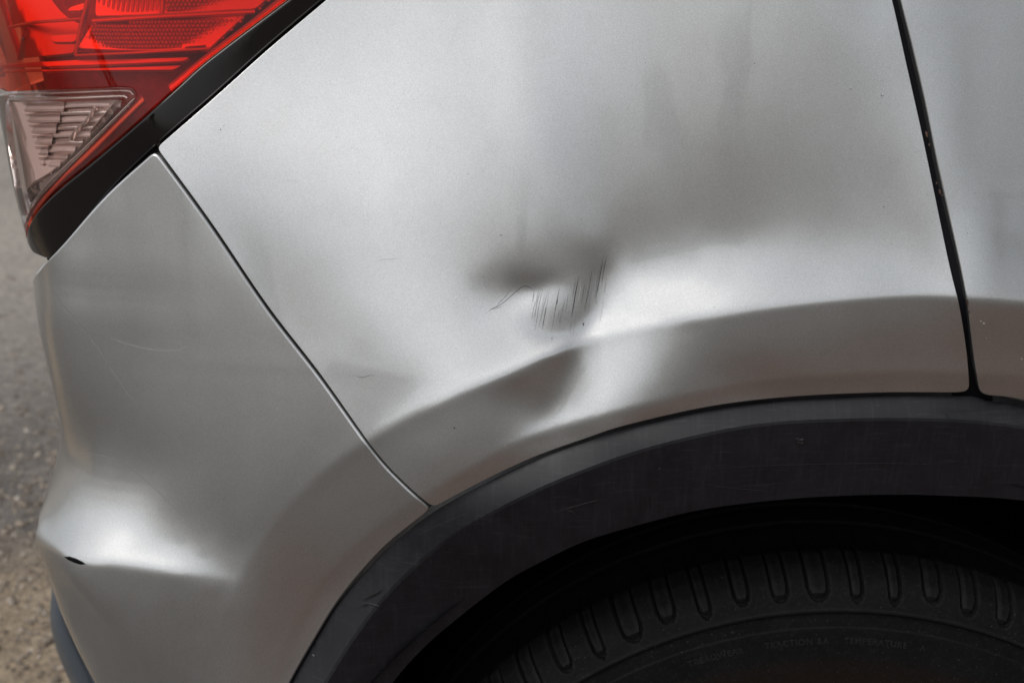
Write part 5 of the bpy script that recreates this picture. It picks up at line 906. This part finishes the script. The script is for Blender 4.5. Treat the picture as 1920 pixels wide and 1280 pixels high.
for i in range(9):
    y = 200+i*20.5; xl = 10+(y-195)*.19; xr = 122-(y-195)*.36
    bar([(xl, y), ((xl+xr)/2, y+.5), (xr, y)], 19.5, -.0135, MAT_PINK, 'reflector_flute', n=10, round_=.0022)
    for q, w_ in ((-6.5, 1.5), (-3.5, 1.0), (5.5, 1.2)): bar([(xl+8, y+q), ((xl+xr)/2, y+q+.4), (xr, y+q)], w_, -.0122, MAT_MIRROR if q < 0 else MAT_BROWN, 'flute_line', n=8, round_=.0003)
for i in range(11):
    y = 196+i*14; x0 = 120-(y-195)*.36; x1 = 232-(y-190)*1.01
    if x1-x0 > 8: bar([(x0, y+1), ((x0+x1)/2, y-1), (x1, y)], 11.5, -.0145, MAT_MIRROR if i % 2 else MAT_PINK, 'reflector_step', n=10, round_=.0016)
fw = lun(*np.array([(6, 192), (22, 240), (38, 300), (46, 352), (47, 405)], float).T, -.006)
flutes('fluted_reflector', None, -.006, .0045, .0014, MAT_MIRROR, 0, 1.0, turn=.05, uzp=np.vstack([fw, [(fw[-1, 0]-.12, fw[-1, 1]-.004), (fw[0, 0]-.12, fw[0, 1]+.001)]]))
bar([(6, 178), (120, 174), (234, 170), (250, 178)], 4, -.006, MAT_MIRROR, 'window_frame'); bar([(6, 187), (120, 184), (228, 180), (238, 184)], 6, -.009, MAT_MIRROR, 'window_frame')
bar([(252, 184), (205, 231), (150, 285), (100, 333), (60, 380), (48, 410)], 4, -.007, MAT_MIRROR, 'window_frame')
bar([(268, 183), (222, 228), (168, 282), (116, 330), (76, 376), (56, 410)], 17, -.010, MAT_WHITE, 'lamp_frame')
bar([(216, 190), (192, 218), (168, 246)], 2, -.010, MAT_MIRROR, 'window_frame'); bar([(176, 202), (160, 226), (146, 238), (128, 262)], 4, -.010, MAT_MIRROR, 'window_frame')
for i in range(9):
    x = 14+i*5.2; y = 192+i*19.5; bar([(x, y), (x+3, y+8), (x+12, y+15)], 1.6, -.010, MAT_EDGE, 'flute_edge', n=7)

# ------------------------------------------------------------------ marks on the paint
def S(tr, w=.3, mat=None, tp=(.3, .3), s='quarter', par=None, nm='scratch'): return ribbon(s, tr, w/1000, mat or MAT_SCRATCH, nm, par or (BUMPER if s == 'bumper' else QUARTER), taper=tp)
S([(1132, 479), (1126, 512), (1120, 545), (1116, 566)], .42); S([(1139, 475), (1133, 500), (1128, 535)], .30); S([(1137, 520), (1133, 553)], .18)
S([(1086, 516), (1080, 545), (1075, 575), (1071, 599)], .50); S([(1080, 520), (1073, 560)], .15); S([(1050, 535), (1043, 570), (1036, 612)], .34); S([(1035, 632), (1035, 637)], .4)
S([(1018, 541), (1010, 575), (1003, 622)], .26); S([(1015, 540), (1006, 572), (1002, 606)], .24); S([(1011, 540), (1003, 575)], .2); S([(1002, 544), (999, 562), (996, 570)], .28)
S([(1030, 540), (1024, 580), (1019, 600)], .16); S([(1111, 500), (1104, 545), (1099, 575)], .18); S([(1124, 505), (1117, 540)], .15); S([(1072, 600), (1069, 625)], .14)
S([(1001, 544), (990, 537), (980, 537), (968, 546), (950, 562), (935, 573), (922, 579), (915, 585)], .30, tp=(.1, .1)); S([(964, 546), (956, 545), (948, 555), (934, 570), (925, 580)], .22); S([(945, 572), (934, 577), (918, 580)], .18); S([(975, 552), (966, 541)], .12)
S([(1093, 604), (1094, 608), (1093, 611)], .85, tp=(.4, .4), nm='paint_chip')
S([(700, 491), (720, 486), (735, 486), (750, 482)], .22, simple('grey scratch', (.3, .3, .3), .5)); S([(664, 705), (680, 707), (695, 703), (704, 705)], .24); S([(530, 340), (545, 338), (562, 341)], .2, simple('faint scuff', (.4, .4, .4), .5))
S([(1290, 640), (1293, 642)], .3, MAT_SCRATCH_LIGHT)
for i, (x, y, r) in enumerate([(939, 441, 1.4), (906, 519, 1.0), (1090, 411, 1.0), (414, 243, 1.4), (420, 236, .9), (855, 653, .9), (852, 802, 2.0), (697, 805, .9), (877, 326, .9), (1210, 118, .9), (1657, 388, 1.1), (1672, 457, .8), (1340, 575, .8), (630, 257, .9), (1415, 119, 1.2), (1403, 133, .9)]):
    speck('quarter', x, y, r, MAT_SPECK, 'dirt_speck', QUARTER, i)
for i, (x, y, r) in enumerate([(1595, 166, 2.2), (1655, 178, 2.8), (1474, 349, 1.6)]): speck('quarter', x, y, r, PAINT, 'paint_blister', QUARTER, i, off=.0006)
for i, (x, y, r, m) in enumerate([(1827, 363, 1.1, MAT_SPECK), (1814, 437, .9, MAT_SPECK), (1839, 602, 1.6, MAT_SCRATCH_LIGHT), (1845, 606, 2.0, MAT_SCRATCH_LIGHT), (1849, 634, 1.0, MAT_SCRATCH_LIGHT), (1916, 673, 1.7, MAT_SCRATCH_LIGHT), (1838, 618, .9, MAT_SCRATCH_LIGHT), (1886, 560, .9, MAT_SCRATCH_LIGHT)]): speck('quarter', x, y, r, m, 'stone_chip', DOOR, i)
for i, (x, y, r, st, an) in enumerate([(1736, 252, 2.6, 3.0, 1.33), (1741, 272, 1.6, 2.4, 1.33), (1755, 343, 1.6, 1.8, 1.3), (1761, 360, 2.4, 2.4, 1.3), (1766, 366, 1.4, 1.2, 0), (1813, 566, 2.4, 3.2, 1.4), (1816, 585, 1.5, 2.0, 1.4)]): speck('quarter', x+1.2, y, r, MAT_RUST, 'rust_spot', DOOR, i, st, an)
S([(160, 612), (215, 636), (270, 652), (320, 657), (350, 650), (395, 622)], .30, simple('pale hairline', (.34, .335, .32), .5), s='bumper'); mg = simple('faint bumper scratch', (.24, .24, .235), .5)
S([(80, 516), (110, 560), (150, 608), (190, 660), (225, 715), (270, 775), (330, 830)], .45, mg, s='bumper'); S([(118, 872), (150, 854), (190, 853), (235, 872), (290, 915), (340, 965)], .35, mg, s='bumper')
def chip():
    tr = np.array([(121, 1043), (131, 1042), (143, 1046), (155, 1052), (161, 1057), (152, 1057.5), (140, 1054), (129, 1049)], float); L = []
    for k in (1.0, .66, .33): L.append(tr.mean(0)+(tr-tr.mean(0))*k)
    q = np.vstack(L+[tr.mean(0)]); u, z = unproject('bumper', q[:, 0], q[:, 1]); P = surf('bumper', u, z, .0005)
    F = [(r*8+i, r*8+(i+1) % 8, (r+1)*8+(i+1) % 8, (r+1)*8+i) for r in range(2) for i in range(8)]+[(16+i, 16+(i+1) % 8, 24) for i in range(8)]
    mesh_obj('paint_chip', P, F, MAT_BLACK, BUMPER)
chip()
for i, (x, y, r) in enumerate([(533, 997, .9), (245, 1195, .8), (495, 1235, 1.0), (379, 867, .8)]): speck('bumper', x, y, r, MAT_SCRATCH_LIGHT if i == 2 else MAT_SPECK, 'dirt_speck', BUMPER, i)
MAT_HAZE = simple('scuffed clear coat', (.34, .34, .345), .45, metal=.5)
S([(1116, 500), (1110, 540), (1102, 590)], .9, MAT_HAZE); S([(1027, 545), (1018, 580), (1010, 615)], .8, MAT_HAZE); S([(1060, 560), (1053, 590)], .6, MAT_HAZE); S([(1128, 490), (1121, 530), (1116, 560)], .5, MAT_HAZE); S([(1044, 548), (1038, 580)], .4, MAT_SCRATCH_LIGHT, nm='scratch'); S([(1090, 530), (1083, 570)], .3, MAT_SCRATCH_LIGHT)
S([(1107, 520), (1100, 560), (1096, 585)], .16); S([(1022, 548), (1014, 585)], .14); S([(1066, 548), (1060, 590)], .12)
_sr = random.Random(21)
for _ in range(26):
    x = _sr.choice([_sr.uniform(998, 1030), _sr.uniform(1040, 1100), _sr.uniform(1100, 1138)]); y = _sr.uniform(505, 560) if x > 1095 else _sr.uniform(545, 585); L_ = _sr.uniform(12, 60); k = _sr.uniform(.13, .2)
    S([(x, y), (x-L_*k*.45+_sr.uniform(-.6, .6), y+L_*.5), (x-L_*k, y+L_)], _sr.choice([.10, .13, .2, .32]), _sr.choice([MAT_SCRATCH, MAT_HAZE, MAT_HAZE, MAT_SCRATCH_LIGHT]), tp=(_sr.uniform(.1, .5), _sr.uniform(.2, .6)))
# scuffs on the arch trim: shallow marks laid on its faces
MAT_SCUFF = simple('black scuff', (.006, .006, .007), .75); MAT_SCUFF_L = simple('pale scuff', (.06, .06, .065), .6)
def trim_mark(tr, w, mat, name='scuff'):
    tr = smooth(tr, 16); L = []
    for px, py in tr:
        i = np.argmin((C2[:, 0]-px)**2+(C2[:, 1]-py)**2); y2 = yr[i]; j = np.argmin((C3[:, 0]-px)**2+(C3[:, 1]-py)**2); k1 = np.argmin((C1[:, 0]-px)**2+(C1[:, 1]-py)**2)
        d2 = math.hypot(*(C2[i]-(px, py))); d3 = math.hypot(*(C3[j]-(px, py))); d1 = math.hypot(*(C1[k1]-(px, py)))
        if py > np.interp(px, C2[:, 0], C2[:, 1]): t = d2/(d2+d3); y = y2*(1-t)+(yr[j]+.013)*t-.0005*math.sin(math.pi*t)
        else: t = d2/(d2+d1); y = y2*(1-t)+Y1[k1]*t-.0006*math.sin(math.pi*t)
        L.append(at(px, py, y-.0006)[0])
    P = np.array(L); T = np.gradient(P, axis=0); T /= np.linalg.norm(T, axis=1)[:, None]; D = CAM-P; S_ = np.cross(T, D); S_ /= np.linalg.norm(S_, axis=1)[:, None]
    t = np.linspace(0, 1, 16); ww = w/2000*np.clip(np.minimum(t, 1-t)*4, .15, 1)[:, None]; V = np.vstack([P+S_*ww, P-S_*ww]); mesh_obj(name, V, [(i, i+1, 17+i, 16+i) for i in range(15)], mat, TRIM)
for tr, w, m in [([(1794, 810), (1808, 838), (1820, 870), (1823, 900), (1818, 918)], .7, MAT_SCUFF), ([(1745, 770), (1760, 764), (1790, 766), (1840, 768)], .4, MAT_SCUFF), ([(1760, 768), (1775, 775), (1782, 786)], .5, MAT_SCUFF), ([(1718, 800), (1722, 850), (1733, 900)], .3, MAT_SCUFF),
    ([(1490, 820), (1500, 824), (1508, 822)], 1.6, MAT_SCUFF), ([(1492, 827), (1502, 830), (1507, 828)], 1.3, MAT_SCUFF), ([(1514, 848), (1519, 856)], .8, MAT_SCUFF), ([(1300, 880), (1450, 872), (1650, 868), (1800, 872)], .2, MAT_SCUFF), ([(668, 1136), (690, 1130), (715, 1137)], 1.4, MAT_SCUFF), ([(676, 1122), (700, 1112), (715, 1104)], 1.8, MAT_SCUFF), ([(1060, 955), (1074, 960), (1084, 972)], .7, MAT_SCUFF),
    ([(770, 1010), (830, 980), (890, 955)], .35, MAT_SCUFF), ([(1040, 960), (1090, 945), (1130, 935)], .4, MAT_SCUFF), ([(1230, 860), (1280, 905), (1330, 925)], .2, MAT_SCUFF), ([(1300, 905), (1380, 915), (1460, 922)], .25, MAT_SCUFF), ([(880, 1002), (882, 996)], .3, MAT_SCUFF_L), ([(1236, 876), (1237, 879)], .8, MAT_SCUFF_L), ([(585, 1226), (590, 1229)], .7, MAT_SCUFF_L), ([(1480, 770), (1476, 760), (1468, 755)], .4, MAT_SCUFF), ([(1840, 800), (1900, 830), (1930, 860)], .2, MAT_SCUFF)]: trim_mark(tr, w, m)

# ------------------------------------------------------------------ gravel on the ground behind the car
def gravel():
    r = np.random.default_rng(4); n = 20000; x = r.uniform(-1.9, -.45, n); y = 0.75+r.beta(1.1, 2.6, n)*3.2; s = r.lognormal(math.log(.0030), .5, n).clip(.0012, .011)
    k = r.uniform(size=n) < np.clip(1.35-(y-.8)*.42, .12, 1); x, y, s = x[k], y[k], s[k]; n = len(x)
    ph = (1+5**.5)/2; ico = np.array([(-1, ph, 0), (1, ph, 0), (-1, -ph, 0), (1, -ph, 0), (0, -1, ph), (0, 1, ph), (0, -1, -ph), (0, 1, -ph), (ph, 0, -1), (ph, 0, 1), (-ph, 0, -1), (-ph, 0, 1)])/1.9
    fc = np.array([(0, 11, 5), (0, 5, 1), (0, 1, 7), (0, 7, 10), (0, 10, 11), (1, 5, 9), (5, 11, 4), (11, 10, 2), (10, 7, 6), (7, 1, 8), (3, 9, 4), (3, 4, 2), (3, 2, 6), (3, 6, 8), (3, 8, 9), (4, 9, 5), (2, 4, 11), (6, 2, 10), (8, 6, 7), (9, 8, 1)])
    V = ico[None]*r.uniform(.65, 1.25, (n, 12, 1))*s[:, None, None]; a = r.uniform(0, 6.28, n); c, d = np.cos(a)[:, None], np.sin(a)[:, None]
    V = np.stack([V[..., 0]*c-V[..., 1]*d, V[..., 0]*d+V[..., 1]*c, V[..., 2]*.7], -1); V += np.stack([x, y, s*.25], -1)[:, None]
    V = V.reshape(-1, 3); F = (fc[None]+12*np.arange(n)[:, None, None]).reshape(-1, 3); me = bpy.data.meshes.new('gravel'); me.vertices.add(len(V)); me.vertices.foreach_set('co', V.ravel().astype(np.float32))
    me.loops.add(F.size); me.loops.foreach_set('vertex_index', F.ravel().astype(np.int32)); me.polygons.add(len(F)); me.polygons.foreach_set('loop_start', np.arange(0, F.size, 3, dtype=np.int32)); me.update(calc_edges=True)
    g = NT('gravel stones'); gi = g.n('ShaderNodeNewGeometry'); col = g.ramp(gi.outputs['Random Per Island'], [(0, (.11, .09, .072)), (.35, (.18, .148, .118)), (.75, (.26, .215, .17)), (.95, (.35, .305, .25)), (1, (.45, .42, .38))])
    g.bsdf(Base_Color=g.mix(.5, col, g.ramp(g.noise(300, 4).outputs[0], [(.3, (.5, .5, .5)), (.7, (1.3, 1.3, 1.3))]), 'MULTIPLY'), Roughness=.9)
    o = link('gravel', me, g.m); tagit(o, 'loose tan gravel stones lying on the dry ground beyond the bumper', 'gravel', kind='stuff')
gravel()
